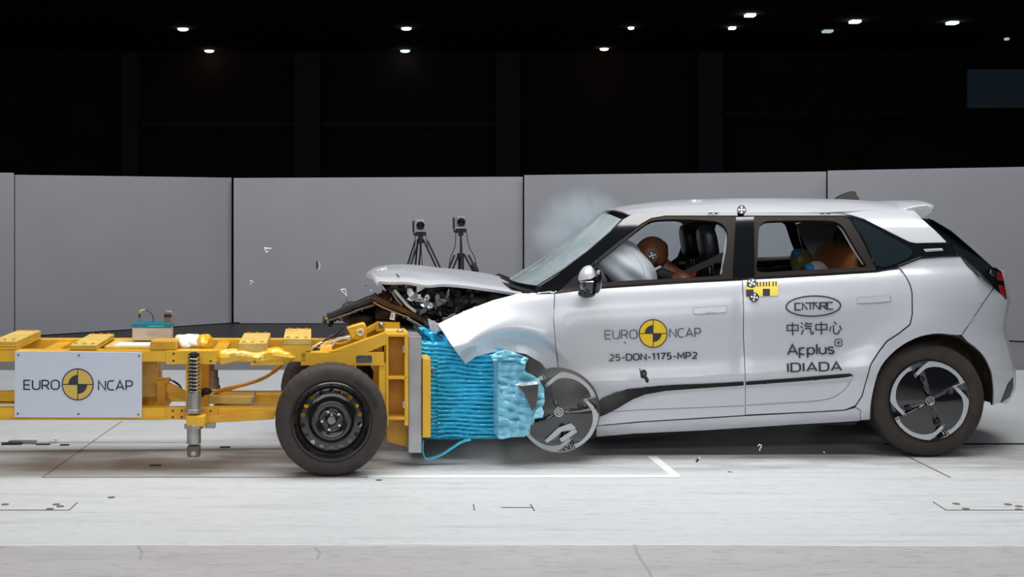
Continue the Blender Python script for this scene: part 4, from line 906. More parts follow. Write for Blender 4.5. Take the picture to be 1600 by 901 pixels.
# black bar beside the tailgate glass, tail lamps, tailgate
tb_ = [(1441, 343.5), (1452, 341), (1480, 358), (1515, 387), (1546, 415), (1534, 428.5), (1500, 398), (1478, 378)]
def tfn(x, y):
    return P(x, y, Y0+.27-.14*(y-342)/85+.10*max(0, (x-interp(y, [(342, 1441), (378, 1477), (428, 1534)]))/14)*.5)
panel('tailgate_side_bar', tb_, tfn, GLOSSBLK, CAR, step=5, thick=.03, mirror=YC)
def lfn(x, y):
    k = max(0, (x-1534)/40); return P(x, y, Y0+.135+.22*k*k)
tl = panel('tail_lamp', [(1534.5, 429), (1547, 416.5), (1556, 418), (1565, 424), (1569, 440), (1574, 470), (1552, 448)], lfn, GLOSSBLK, CAR, step=4, thick=.03, mirror=YC)
panel('lamp_lens', [(1558, 424), (1565, 427), (1567.5, 439), (1559, 437)], lambda x, y: lfn(x, y)+Vector((0, -.004, 0)), REDL, tl, step=3, thick=.003, mirror=None)
panel('lamp_lens', [(1561, 445), (1568, 446), (1572.5, 466), (1564, 457)], lambda x, y: lfn(x, y)+Vector((0, -.004, 0)), REDL, tl, step=3, thick=.003)
panel('lamp_reflector', [(1549, 421), (1558, 424), (1559, 432), (1552, 431), (1548, 427)], lambda x, y: lfn(x, y)+Vector((0, -.004, 0)), CHROME, tl, step=3, thick=.003)
rows = []
for y in (342, 360, 385, 415, 424, 445, 470, 490, 507, 522, 545, 570, 590, 610, 630):
    r_ = []
    if y < 420:
        e0 = P(interp(y, [(342, 1450), (358, 1478), (387, 1512), (415, 1543)]), y, Y0+.36)
    else:
        X, Y = rear_pt(0, y, 90); e0 = Vector((X-.012, Y-.02, H-(y-HY)*Y/F))
    side = []
    for tt in (48, 60, 72, 82):
        if y < 420: side.append(e0+Vector((-.012*(90-tt)/42, -.10*(90-tt)/42, 0)))
        else:
            X2, Y2 = rear_pt(0, y, tt); side.append(Vector((X2-.006, Y2+.012, H-(y-HY)*Y2/F)))
    r_ = list(side)
    for k in range(25):
        t = -1+k/12; Y = YC+(YC-e0.y)*t; r_.append(Vector((e0.x+.09*(1-t*t), Y, e0.z)))
    r_ += [Vector((v.x, 2*YC-v.y, v.z)) for v in reversed(side)]
    rows.append(r_)
b = MB(); b.grid(rows[:4]); b.build('tailgate_glass', TINT, CAR, solid=.006)
b = MB(); b.grid(rows[3:]); b.build('tailgate', PAINT, CAR, solid=.012)
# bonnet, buckled upward
NE = [(579, 430.5), (590, 435), (606, 437.5), (635, 437.5), (662, 442), (675, 442.2), (691, 440.6), (725, 443), (770, 449), (817, 456.5)]
TE = [(560, 425), (573, 424.5), (590, 419), (608, 415.5), (640, 415), (675, 417.5), (714, 422.6), (765, 430), (792, 436)]
rows = []; Yn = 8.97; NU = 46
xr_ = (817-CX)*Yn/F
for i in range(NU+1):
    u = i/NU; u_ = 1-(1-u)**1.0; r_ = []
    for k in range(33):
        t = -1+k/16; Y = YC+(YC-Yn)*t
        xf = -.395+.10*abs(t)**2.2; X = xf+(xr_-.10*(1-t*t)-xf)*(u_**1.25)
        pn = CX+F*X/Yn; zn = H-(sinterp(pn, NE)-HY)*Yn/F
        if X < (579-CX)*Yn/F: zn = H-(430.5-HY)*Yn/F
        pc = CX+F*X/YC; zc = H-(sinterp(pc, TE)-HY)*YC/F; zc = max(zc, zn-.02)
        z = zn+(zc-zn)*(1-abs(t)**2.4)+.010*noise.noise(Vector((X*4, t*3, 2)))*(1-abs(t)**4)
        if abs(t) > .9: z -= .012*((abs(t)-.9)/.1)**2
        if u < .06: z -= .03*(1-u/.06)**2
        r_.append(Vector((X, Y, z)))
    rows.append(r_)
HOOD = MB(); HOOD.grid(rows); HOOD = HOOD.build('bonnet', PAINT, CAR, 'buckled silver bonnet', solid=.018, smooth=60)
MB().tube([P(x, y, 9.02) for x, y in ((619, 428), (624, 433))], .004, 6).build('bonnet_tear', SATBLK, HOOD)
for x, y, r in ((592, 421, .016), (597, 419, .013), (602, 418, .012)):
    MB().ell(P(x, y+1.2, 9.4), (r, r, .006)).build('paint_chip', PUREW, HOOD)
# cowl, scuttle, fire wall, engine bay shell
b = MB(); rows = []
for x, y, k in ((800, 441, 0), (822, 449, .5), (846, 452, 1)):
    rows.append([Vector((P(x, y, 9.0).x-.08*(1-t*t), YC+(YC-9.0)*t, P(x, y, 9.0).z-.01)) for t in [-1+j/8 for j in range(17)]])
b.grid(rows); b.build('scuttle_cowl', SATBLK, CAR, solid=.02)
X_ = lambda px, Y: (px-CX)*Y/F
MB().box((X_(842, 9), YC, .78), .04, 1.62, .60).build('fire_wall', DARK, CAR, smooth=0)
MB().box((X_(868, 9.2)+.05, YC, .62), .40, 1.2, .3).build('front_subframe', DARK, CAR, smooth=0, bevel=.02)
# inner wheelhouse behind the wing, seen under the bonnet
b = MB(); b.hexa([P(x, y, 9.05) for x, y in ((690, 500), (735, 484), (812, 459), (850, 459), (870, 560), (858, 585), (820, 556), (795, 545), (770, 528), (735, 522))], (0, .05, 0)); b.build('inner_wing', mat('dusty_inner_wing', (.09, .07, .06), .8, var=.4, vscale=7), CAR, smooth=0)
panel('inner_wing_far', [(655, 470), (700, 447), (800, 450), (815, 500), (690, 505)], lambda x, y: P(x, y, 10.35), mat('dark_bay_side', (.03, .025, .022), .7, var=.5, vscale=8), CAR, step=20, thick=.03)
# inner dark skin behind the panel gaps, floor pan
skin = [(880, 470), (1000, 462), (1160, 450), (1370, 436), (1400, 432), (1480, 428), (1530, 445), (1548, 455), (1520, 500), (1490, 512), (1456, 510), (1425, 518), (1392, 540), (1366, 572), (1354, 610), (1350, 650), (1240, 656), (1000, 668), (940, 672), (935, 640), (900, 600), (885, 590)]
panel('inner_side_skin', skin, lambda x, y: BP(x, y, .035), mat('grey_inner_skin', (.10, .10, .105), .7), CAR, step=9, thick=.02, mirror=YC)
xa = X_(900, Y0); xb = X_(1352, Y0)
MB().box(((xa+xb)/2, YC, .245), xb-xa, 1.6, .12).build('floor_pan', DARK, CAR, smooth=0, bevel=.03)
MB().box((X_(1500, 9), YC, .36), .55, 1.0, .16).build('rear_underbody', DARK, CAR, smooth=0, bevel=.03)
MB().ell((X_(1300, 9.2), 9.5, .20), (.16, .30, .07)).build('underbody_tank', SATBLK, CAR)
MB().tube([(X_(1452, 8.9), 9.1, .36), (X_(1452, 8.9), 10.5, .36)], .05, 12).build('rear_axle', DARK, CAR)
# rear wheelhouse
for sg in (1, -1):
    rows = []
    for x, y in smoothpoly(ARCH, 4, False):
        r_ = []
        for l in (.015, .06, .12, .25, .36):
            k = 1+.0*l; q = BP(x, y, .012); q.y = max(q.y+(.02 if l > .03 else 0), Y0+.03+l)
            if l > .1: q.z += .012
            if sg < 0: q.y = 2*YC-q.y
            r_.append(q)
        rows.append(r_)
    MB().grid(rows).build('wheel_arch_liner', DUSTBLK, CAR, solid=.01)
    back = [BP(x, y, .012)+Vector((0, 0, .012)) for x, y in ARCH]
    for q in back: q.y = (Y0+.40) if sg > 0 else 2*YC-Y0-.40
    MB().hexa(back, (0, .02*sg, 0)).build('wheelhouse_wall', DUSTBLK, CAR, smooth=0)

# wheels of the car
def car_wheel(c, sg, R, a0, with_tyre=True, label=None, flat=False):
    ax = Vector((0, sg, 0)); u = Vector((1, 0, 0)); v = Vector((0, 0, 1)); rr0 = .253
    f = lambda r, ang, d: c+ax*d+u*cos(radians(ang))*r+v*sin(radians(ang))*r
    if with_tyre: t = tyre(CAR, c, ax, R, .245, .215, TYRE, label=label, lug=.0015)
    else: t = tyre(CAR, c+ax*.07, ax, R, .235, .17, TYRE, label=label, lug=.0015)
    b = MB(); b.lathe(c, ax, [(.0, .252), (-.006, .250), (-.004, .244), (.03, .238), (.10, .225), (.20, .24)], 64); b.build('rim', STEELBLK, t)
    # black aero cover: pinwheel petals with dish
    circ = [(rr0*.955*cos(2*pi*k/72), rr0*.955*sin(2*pi*k/72)) for k in range(72)]
    def dish(x, y):
        r = sqrt(x*x+y*y); a = math.degrees(atan2(y, x)); ph = ((a0-a) % 90)/90
        d = -.004-.012*cos(min(1, r/.24)*pi/2)+.016*max(0, math.exp(-((ph-.08)/.10)**2))*min(1, r/.10)*(1 if r < .2 else max(0, (.24-r)/.04))
        return c+ax*(d+.006)+u*x+v*y
    V, fs = cdt(circ, (), .011); b = MB(); b.add([dish(*p) for p in V], fs); cov = b.build('wheel_cover', GLOSSBLK, t, solid=.004, smooth=55)
    outer = [(-3, .755), (3, .775), (15, .86), (28, .985), (45, .99), (60, .99), (75, .99), (91, .985)]; inner = [(91, .86), (80, .895), (60, .885), (45, .87), (37, .855), (22, .81), (9, .715), (-4, .665)]
    for q in range(4):
        poly = [(rr0*r*cos(radians(a0-90*q-g)), rr0*r*sin(radians(a0-90*q-g))) for g, r in densify(outer+inner, 6)]
        V, fs = cdt(poly, (), .011); b = MB()
        b.add([c+ax*(-.009+.004*(sqrt(x*x+y*y)/rr0))+u*x+v*y for x, y in V], fs)
        b.build('rim_face', SILV, t, solid=.006, smooth=40)
        g = radians(a0-90*q+1); d = Vector((cos(g), 0, sin(g))); 
        MB().tube([c+ax*-.014+u*cos(g)*rr0*.66+v*sin(g)*rr0*.66, c+ax*-.014+u*cos(g-.0)*rr0*.98+v*sin(g)*rr0*.98], .0035, 6).build('face_groove', STEELBLK, t)
        g = radians(a0-90*q-8); MB().ell(c+ax*-.006+u*cos(g)*rr0*.56+v*sin(g)*rr0*.56, (.020, .008, .012), Matrix.Rotation(-g, 3, 'Y')).build('cover_opening', DARK, t)
    b = MB().lathe(c+ax*-.012, ax, [(0, .021), (-.004, .023), (-.004, .028), (.002, .029)], 28)
    for s_ in (1, -1):
        pts = [(s_*x, s_*y) for x, y in [(-.002, .016), (-.014, .006), (-.010, -.008), (0, -.004), (.004, .006), (-.002, .016)]]
        strokes(b, pts, .004, lambda x, y: c+ax*-.0145+u*x+v*y)
    b.build('hub_emblem', CHROME, t)
    return t
rc = P(1452, 625.5, Y0+.03)
RW = car_wheel(rc, 1, .3605, 118)
car_wheel(Vector((rc.x, 2*YC-rc.y, rc.z)), -1, .3605, 60)
fc = P(873, 643, 8.70)
car_wheel(fc, 1, .258, 113, False, 'front wheel pushed out with its tyre off the rim')
car_wheel(Vector((fc.x, 2*YC-8.93, .36)), -1, .3605, 60)
MB().box(P(888, 680, 8.685), .12, .012, .03, Matrix.Rotation(radians(-35), 3, 'Y')).build('broken_cover_blade', SILV, CAR, smooth=0, bevel=.006)
MB().hexa([P(x, y, 8.675) for x, y in ((851, 688), (872, 668), (892, 661), (900, 668), (893, 672), (878, 674), (868, 683), (855, 692))], (0, .008, 0)).build('broken_cover_blade', SILV, CAR, smooth=0, bevel=.002)
b = MB(); b.ell(P(868, 585, 8.95), (.16, .10, .10)); b.build('brake_caliper', DUSTBLK, CAR)
blob('torn_wheel_arch_liner', DUSTBLK, P(905, 632, 8.98), .22, .10, .20, .25, CAR, None, 6, 4)
blob('torn_wheel_arch_liner', DUSTBLK, P(838, 580, 8.98), .14, .10, .12, .25, CAR, None, 6, 9)

# windscreen
A_ = [(842, 446), (880, 422.5), (920, 392.5), (955, 362.5), (973, 343.5)]
rows = []
for i, (x, y) in enumerate(densify(A_, 12, False)):
    k = (446-y)/102; Yn_ = Y0+.10+.16*k; q = P(x, y, Yn_); r_ = []
    for j in range(21):
        t = -1+j/10; r_.append(Vector((q.x-.13*(1-abs(t)**2.2)*(1-.62*k), YC+(YC-Yn_)*t, q.z+.045*(1-t*t)*k)))
    rows.append(r_)
MB().grid(rows).build('windscreen', WIND, CAR, 'cracked windscreen', solid=.006, smooth=60)
def atr(row, t): f_ = (t+1)/2*(len(row)-1); i_ = min(int(f_), len(row)-2); return row[i_].lerp(row[i_+1], f_-i_)
top_ = [atr(ROOFFRONT, -1+j/10) for j in range(21)]
MB().grid([rows[-1], [a.lerp(c_, .5)+Vector((0, 0, .004)) for a, c_ in zip(rows[-1], top_)], [c_-Vector((0, 0, .006)) for c_ in top_]]).build('windscreen_header', GLOSSBLK, CAR, solid=.01)
MB().tube([v+Vector((-.005, 0, .004)) for v in [r[0] for r in rows]], .006, 6).build('windscreen_edge', SATBLK, CAR)
# shark-fin antenna
fin = [(1305, 311), (1309, 307), (1318, 302.5), (1329, 298.5), (1336, 299.5), (1337, 304), (1340, 310), (1341, 312)]
fp = [P(x, y, YC) for x, y in smoothpoly(fin, 2, False)]
b = MB(); n = len(fp)
wd = lambda q: .008+.03*max(0, 1-(q.z-fp[0].z)/.06)
b.add([q+Vector((0, -wd(q), 0)) for q in fp]+[q+Vector((0, wd(q), 0)) for q in fp], [tuple(range(n))[::-1], tuple(range(n, 2*n))]+[(i, (i+1) % n, (i+1) % n+n, i+n) for i in range(n)])
b.build('roof_antenna', DARK, CAR, bevel=.005, smooth=30)
# roof dent crumbs
for x, y, r in ((1088, 313.5, .045), (1100, 315, .03), (1108, 317.5, .02), (1223, 312, .012)):
    blob('roof_dent', PAINT, P(x, y+.5, 9.5), r, r, r*.22, .5, ROOF, None, 30, x)

# door mirror
mc = P(921, 437, 8.66); s = 8.66/F
cap = MB().ell(mc+Vector((.0, 0, .0)), (17*s, .085, 22*s), fn=lambda a: Vector((a.x*(1.0 if a.x < 0 else .55), a.y, a.z)) ).build('mirror_housing', GLOSSBLK, CAR)
b = MB(); b.ell(mc+Vector((-.001, -.001, 0)), (17.6*s, .088, 22.8*s), nv=20, fn=lambda a: Vector((a.x*(1.0 if a.x < 0 else .55), a.y, max(a.z, 3*s+.25*a.x)))); b.build('mirror_cap', PAINT, cap)
MB().tube([mc+Vector((17.3*s*cos(g)*(1 if cos(g) < 0 else .55), -.087*abs(sin(g)) if True else 0, -2*s+.0)) for g in [radians(180-k*9) for k in range(14)]], .004, 6).build('mirror_trim', CHROME, cap)
MB().ell(mc+Vector((12*s, .0, -1*s)), (8*s, .080, 21*s), Matrix.Rotation(radians(4), 3, 'Y')).build('mirror_frame', GLOSSBLK, cap)
MB().lathe(mc+Vector((13.5*s, -.012, 0)), Vector((.80, -.6, 0)), [(0, .001), (0, .052), (-.012, .056)], 28).build('mirror_glass', MIRR, cap)
MB().ell(mc+Vector((-3*s, .04, -22*s)), (14*s, .06, 7*s)).build('mirror_foot', SATBLK, CAR)
MB().tube([mc+Vector((-2*s, .03, -20*s)), mc+Vector((-1*s, .20, -18*s)), mc+Vector((0, .30, -8*s))], .028, 10).build('mirror_arm', SATBLK, CAR)
MB().ell(P(931, 412, Y0+.14), (.012, .01, .02)).build('sail_stub', SATBLK, CAR)

# lettering and stickers on the doors
DL = lambda x, y: BP(x, y, -.0065)
th = radians(-1.3)
def rot(fn, cx, cy, a):
    return lambda x, y: fn(cx+(x-cx)*cos(a)-(y-cy)*sin(a), cy+(x-cx)*sin(a)+(y-cy)*cos(a))
b = MB(); text(b, 'EURO', 945.5, 529, 13, 1.35, rot(DL, 970, 522, th), 50); text(b, 'NCAP', 1046.5, 526.3, 13, 1.35, rot(DL, 1070, 520, th), 48.5)
b.build('door_lettering', INK, CAR, solid=.0008)
b = MB(); text(b, '25-DON-1175-MP2', 952.5, 561.5, 9.3, 1.9, rot(DL, 1020, 557, radians(-1.6)), 136.5, .26); b.build('door_lettering', INK, CAR, solid=.0008)
roundel(1020.5, 520.8, 22, DL, SIGNY, CAR)
b = MB()
f = rot(DL, 1271, 477, radians(-1.5)); strokes(b, [(1271+42.5*cos(radians(a)), 478+15.8*sin(radians(a))) for a in range(0, 361, 5)], 2.1, f)
xs = 1242.5; hgt = 10.5
def cat(ch, w_, x): 
    for pl in G[ch][1]: strokes(b, pl, 2.0/hgt, lambda u, v_: f(x+u*w_/G[ch][0], 483.5-v_*hgt))
cat('c', 9, 1242.5)
for pl in ([(1254, 483.5), (1254, 473), (1262, 483.5)], [(1258, 473), (1272, 473)], [(1266, 473), (1266, 483.5)], [(1271, 483.5), (1271, 473), (1281, 483.5)], [(1271, 473), (1278, 473)]): strokes(b, pl, 2.0, f)
cat('r', 10, 1281.5); cat('c', 8.5, 1293)
b.build('door_lettering', INK, CAR, solid=.0008)
b = MB(); f = rot(DL, 1271, 513, radians(-1.5))
for ch, x in (('Z', 1229), ('Q', 1251), ('Z', 1274), ('X', 1296)):
    for pl in G[ch][1]: strokes(b, pl, 1.9/19, lambda u, v_: f(x+u*19, 522-v_*19))
b.build('door_lettering', INK, CAR, solid=.0008)
b = MB(); f = rot(DL, 1271, 546, radians(-1.5))
text(b, 'Aqplus', 1231, 553, 15.5, 2.3, f, 72, .17)
strokes(b, [(1305+x*11, 531+y*10.5) for x, y in rr(1, 1, .25)], 1.3, f); strokes(b, [(1307.5, 536.2), (1313.5, 536.2)], 1.3, f); strokes(b, [(1310.5, 533.2), (1310.5, 539.2)], 1.3, f)
text(b, 'IDIADA', 1230.5, 579.5, 13, 2.2, rot(DL, 1271, 573, radians(-1.5)), 84, .24)
b.build('door_lettering', INK, CAR, solid=.0008)
# ruler sticker and round targets
rs = body('ruler_sticker', [(1165, 441), (1215.5, 439), (1216.5, 461.5), (1166.5, 463.5)], mat('ruler_yellow', (.85, .66, .10), .5), step=8, off=-.006, mirror=False, thick=.001, parent=CAR, label='yellow and black ruler sticker')
b = MB(); f = lambda x, y: BP(x, y, -.0078)
def q4(x0, y0, x1, y1): b.hexa([f(x0, y0), f(x0, y1), f(x1, y1), f(x1, y0)], (0, .0008, 0))
for x in (1168, 1173, 1183.5, 1188, 1193, 1197.5, 1202, 1208, 1212.5): q4(x-1.0, 440.6-(x-1166)*.03, x+1.0, 447.5-(x-1166)*.03)
q4(1166, 452, 1177.5, 463); q4(1192, 451, 1203, 462); b.build('ruler_marks', INK, rs, smooth=0)
target_sticker(CAR, 1174.5, 441.5, 7.6, lambda x, y: BP(x, y, -.0085), 60); target_sticker(CAR, 1178.5, 464, 7.4, lambda x, y: BP(x, y, -.0085), 80)
target_sticker(CAR, 1158.7, 327.3, 7, lambda x, y: P(x, y, Y0+.252-.004+(332-y)*.006), 0)

# ------------------------------------------------------------------ interior
def rbox(b, c, sx, sy, sz, R=None, e=.45, nu=24, nv=16):
    c = Vector(c); vs = []; sg = lambda v, p: (abs(v)**p)*(1 if v >= 0 else -1)
    for j in range(nv+1):
        th = -pi/2+pi*j/nv
        for i in range(nu):
            ph = 2*pi*i/nu; a = Vector((sx/2*sg(cos(th), e)*sg(cos(ph), e), sy/2*sg(cos(th), e)*sg(sin(ph), e), sz/2*sg(sin(th), e)))
            vs.append(c+((R @ a) if R else a))
    b.add(vs, [(j*nu+i, j*nu+(i+1) % nu, (j+1)*nu+(i+1) % nu, (j+1)*nu+i) for j in range(nv) for i in range(nu)]); return b
RY = lambda d: Matrix.Rotation(radians(d), 3, 'Y')
# headliner
rows = []
for px in range(975, 1421, 20):
    Yr = Y0+.32; R_ = P(px, 344 if px < 1300 else 344+(px-1300)*.10, Yr); r_ = []
    for k in range(21):
        t = -1+k/10; r_.append(Vector((R_.x, YC+(YC-Yr)*t, R_.z+.055*(1-abs(t)**3))))
    rows.append(r_)
MB().grid(rows).build('headliner', LINER, CAR, solid=.008)
# inner trim of both sides behind the rear doors, and below the windows
for poly, m in (([(1326, 352), (1345, 345), (1400, 360), (1470, 385), (1500, 402), (1540, 470), (1400, 470), (1375, 420)], CTRIM), ([(1140, 346), (1182, 346), (1182, 436), (1140, 440), (1141, 380)], mat('dark_pillar_trim', (.10, .11, .115), .8)), ([(880, 458), (1160, 441), (1370, 429), (1370, 600), (1160, 610), (900, 600)], mat('door_trim_dark', (.03, .045, .043), .6))):
    panel('inner_trim', poly, lambda x, y: BP(x, y, .07), m, CAR, step=14, thick=.012, mirror=YC)
for x0, x1 in ((950, 1140), (1186, 1366)):
    MB().tube([Vector((P(x, 436-(x-950)*.045, Y0+.17).x, 2*YC-Y0-.17, P(x, 432-(x-950)*.045, Y0+.17).z)) for x in (x0, (x0+x1)//2, x1)], .014, 8).build('far_door_ledge', LINER, CAR)
# dashboard and steering wheel
rbox(MB(), (X_(878, 9.2), YC, .93), .42, 1.55, .26, RY(-8), .5).build('dashboard', SEATBLK, CAR)
sw = P(948, 436, 9.33); axs = Vector((.90, 0, .43)).normalized()
b = MB(); u = Vector((0, 1, 0)); v = axs.cross(u)
rg = [sw+u*cos(radians(a))*.185+v*sin(radians(a))*.185 for a in range(0, 361, 10)]
st_ = b.tube(rg, .016, 10).build('steering_wheel', SEATBLK, CAR)
MB().tube([sw-u*.18, sw-axs*.03, sw+u*.18], .016, 8).tube([sw, sw+v*.18], .016, 8).tube([sw, sw-axs*.35], .03, 8).build('wheel_spokes', SATBLK, st_)
# airbags
def airbag(c, R, r, name='airbag', seed=0):
    def f(a):
        q = Vector((a.x/r[0], a.y/r[1], a.z/r[2])); g = atan2(q.z, q.y)
        return a*(1+.035*sin(g*9)*(1-abs(q.x)**2)+.03*noise.noise(q*2+Vector((seed, 0, 0))))
    return MB().ell(c, r, R, 48, 32, fn=f).build(name, BAG, CAR, smooth=80)
AB = airbag(P(972, 418, 9.34), RY(38), (.265, .30, .17))
MB().tube([P(x, y, 9.04) for x, y in smoothpoly([(968, 385), (985, 392), (1000, 410), (1008, 430)], 4, False)], .0016, 5).build('airbag_seam', mat('seam_grey', (.5, .52, .56), .8), AB)
airbag(P(915, 432, 10.2), RY(30), (.25, .32, .20), seed=4)
# seats
def seat(cy, hx, hy, hs, label=None):
    hc = P(hx, hy, cy); w_ = .25
    back = rbox(MB(), (hc.x+.02, cy, hc.z-.52), .16, .50, .72, RY(14), .55).build('front_seat', SEATBLK, CAR, label)
    rbox(MB(), (hc.x-.26, cy, .50), .52, .52, .18, None, .5).build('seat_cushion', SEATBLK, back)
    def fh(q): return q
    rbox(MB(), hc, .115*hs, w_, .255*hs, RY(-10), .62).build('headrest', SEATBLK, back)
    for dy in (-.06, .06): MB().tube([hc+Vector((.01, dy, -.10)), hc+Vector((.03, dy, -.20))], .006, 8).build('headrest_post', CHROME, back)
    for dy in (-.24, .24): rbox(MB(), (hc.x-.03, cy+dy, hc.z-.48), .16, .09, .52, RY(14), .7).build('seat_bolster', SEATBLK, back)
seat(9.33, 1106, 381, 1.0); seat(10.12, 1077, 377, 1.0)
# belts
def belt_strip(pts, w_, m, name, parent=CAR):
    rows = [[p-Vector((0, 0, w_/2)), p+Vector((0, 0, w_/2))] for p in pts]; MB().grid(rows).build(name, m, parent, solid=.003)
belt_strip([P(x, y, Y) for x, y, Y in ((1137, 395, 9.02), (1110, 409, 9.10), (1085, 420, 9.16), (1062, 431, 9.2), (1035, 440, 9.24))], .045, STRAP, 'seat_belt')
belt_strip([P(x, y, Y) for x, y, Y in ((1074, 392, 10.4), (1062, 404, 10.3), (1045, 416, 10.2), (1030, 425, 10.1))], .05, mat('grey_webbing', (.08, .09, .09), .8), 'seat_belt')
MB().box(P(1082, 427, 9.2), .045, .02, .035, RY(20)).build('belt_buckle', REDF, CAR, smooth=0, bevel=.006)
# rear bench with orange leather
bx = X_(1332, 9.25)
rb = rbox(MB(), (bx+.05, 9.92, 1.02), .16, .86, .62, RY(12), .5).build('rear_bench', ORANGE, CAR, 'orange leather rear bench')
rbox(MB(), (bx+.02, 9.36, 1.04), .20, .26, .58, RY(12), .7).build('bench_bolster', ORANGE, rb)
rbox(MB(), (bx-.30, 9.755, .62), .56, 1.3, .18, None, .5).build('bench_cushion', ORANGE, rb)
for x, y, Y in ((1317, 375, 10.1), (1372, 378, 9.35)): rbox(MB(), P(x, y, Y), .11, .26, .17, RY(8), .6).build('headrest', SEATBLK, rb)
rbox(MB(), P(1352, 402, 9.22), .10, .10, .16, None, .7).build('bench_side_pad', SEATBLK, rb)

# ------------------------------------------------------------------ dummies
def skin(name, joints, edges, m, parent):
    me = bpy.data.meshes.new(name); off = root_loc(parent)
    me.from_pydata([Vector(j[:3])-off for j in joints], edges, []); me.materials.append(m)
    o = bpy.data.objects.new(name, me); C.objects.link(o); o.parent = parent
    md = o.modifiers.new('skin', 'SKIN')
    if not me.skin_vertices: return o
    for i, j in enumerate(joints):
        me.skin_vertices[0].data[i].radius = (j[3], j[3]*(j[4] if len(j) > 4 else 1)); me.skin_vertices[0].data[i].use_root = (i == 0)
    md.use_smooth_shade = True
    q = o.modifiers.new('sub', 'SUBSURF'); q.levels = 1; q.render_levels = 2
    return o
def head(c, k, faceang, m, parent, name='head', rx=1.0):
    R = RY(faceang)
    def f(a):   # -x is the face
        q = a/k; x, y, z = q
        s_ = 1.0
        if x < 0 and z < .1: x = x*(.88); 
        if x < -.3 and -.25 < z < .05 and abs(y) < .25: x -= .20*(1-abs(y)/.25)*(1-abs(z+.1)/.15 if abs(z+.1) < .15 else 0)
        if x < -.3 and .05 < z < .3 and .15 < abs(y) < .5: x += .10
        if z < -.4: y *= .8; x = x*.85-.05
        if x > .2 and z < -.35: x *= .72
        return Vector((x, y, z))*k
    return MB().ell(c, (k*rx, k*.78, k*1.12), R, 36, 28, fn=f).build(name, m, parent, smooth=80)
# driver dummy, thrown forward into the airbag
hd_c = P(1017, 398, 9.30)
DM = empty('crash_test_dummy', Vector((hd_c.x+.35, 9.33, .55)), 'brown crash test dummy in the driver seat, face in the airbag', 'dummy')
hx, hz = hd_c.x, hd_c.z
J = [(hx+.40, 9.33, .70, .15, .85), (hx+.34, 9.33, .88, .145, .9), (hx+.24, 9.33, 1.03, .15, .85), (hx+.14, 9.33, 1.13, .085), (hx+.09, 9.33, 1.18, .055), (hx+.05, 9.33, 1.25, .055),
     (hx+.19, 9.14, 1.08, .07), (hx+.19, 9.52, 1.08, .07), (hx+.02, 9.10, .90, .05), (hx+.02, 9.56, .90, .05), (hx-.16, 9.17, .98, .036), (hx-.16, 9.49, .98, .036), (hx-.22, 9.20, 1.02, .03), (hx-.22, 9.46, 1.02, .03),
     (hx+.36, 9.24, .66, .10), (hx+.36, 9.42, .66, .10), (hx-.06, 9.22, .72, .075), (hx-.06, 9.44, .72, .075), (hx-.36, 9.22, .42, .05), (hx-.36, 9.44, .42, .05), (hx-.50, 9.22, .38, .04), (hx-.50, 9.44, .38, .04)]
E = [(0, 1), (1, 2), (2, 3), (3, 4), (4, 5), (2, 6), (2, 7), (6, 8), (7, 9), (8, 10), (9, 11), (10, 12), (11, 13), (0, 14), (0, 15), (14, 16), (15, 17), (16, 18), (17, 19), (18, 20), (19, 21)]
skin('body', J, E, BROWN, DM)
HDO = head(hd_c, .112, 28, BROWN, DM)
MB().ell(hd_c+Vector((.046, 0, .020)), (.066, .060, .082), RY(28)).build('skull_cap', CHROME, HDO)
for sgn in (-1, 1):
    MB().ell(hd_c+Vector((.018, sgn*.086, -.02)), (.018, .012, .030), RY(28)).build('ear', BROWN, HDO)
hs = lambda x, y: Vector((P(x, y, 9.20).x, hd_c.y-.112*.78*sqrt(max(.05, 1-((P(x, y, 9.2).x-hd_c.x)/.125)**2-((P(x, y, 9.2).z-hd_c.z)/.135)**2))-.004, P(x, y, 9.2).z))
target_sticker(HDO, 1019.5, 399, 6.8, hs, 20)
b = MB(); disc(b, .001, 2.4, 0, 360, lambda u, v_: hs(1026+u, 412.5-v_), 12); b.build('ear_hole', DARK, HDO)
panel('white_label', [(1022, 420), (1033, 414.5), (1035.5, 417.5), (1024, 423.5)], lambda x, y: Vector((P(x, y, 9.17).x, 9.205, P(x, y, 9.17).z)), mat('pale_label', (.7, .6, .55), .6), HDO, step=3, thick=.001)
b = MB(); rbox(b, (hx+.10, 9.30, 1.125), .20, .20, .08, RY(20), .6); b.build('neck_bracket', DARK, DM)
b = MB(); rbox(b, (hx+.20, 9.24, 1.10), .16, .22, .06, RY(8), .6); b.build('red_shoulder_cloth', REDF, DM)
def hand(c, sgn, m, parent):
    b = MB(); b.ell(c, (.045, .038, .018), RY(-25))
    for k in range(4):
        y = c[1]-.027+.018*k; l = (.030, .036, .034, .026)[k]
        b.tube([(c[0]-.03, y, c[2]+.018), (c[0]-.03-l, y, c[2]+.028), (c[0]-.045-l, y, c[2]+.005), (c[0]-.03-l*.8, y, c[2]-.014)], [.0095, .009, .008, .007], 8)
    b.tube([(c[0], c[1]-sgn*.03, c[2]), (c[0]-.03, c[1]-sgn*.052, c[2]+.005), (c[0]-.055, c[1]-sgn*.05, c[2]-.006)], [.011, .010, .008], 8)
    b.build('hand', m, parent, smooth=80)
hand((hx-.24, 9.20, 1.03), 1, BROWN, DM); hand((hx-.24, 9.46, 1.03), -1, BROWN, DM)
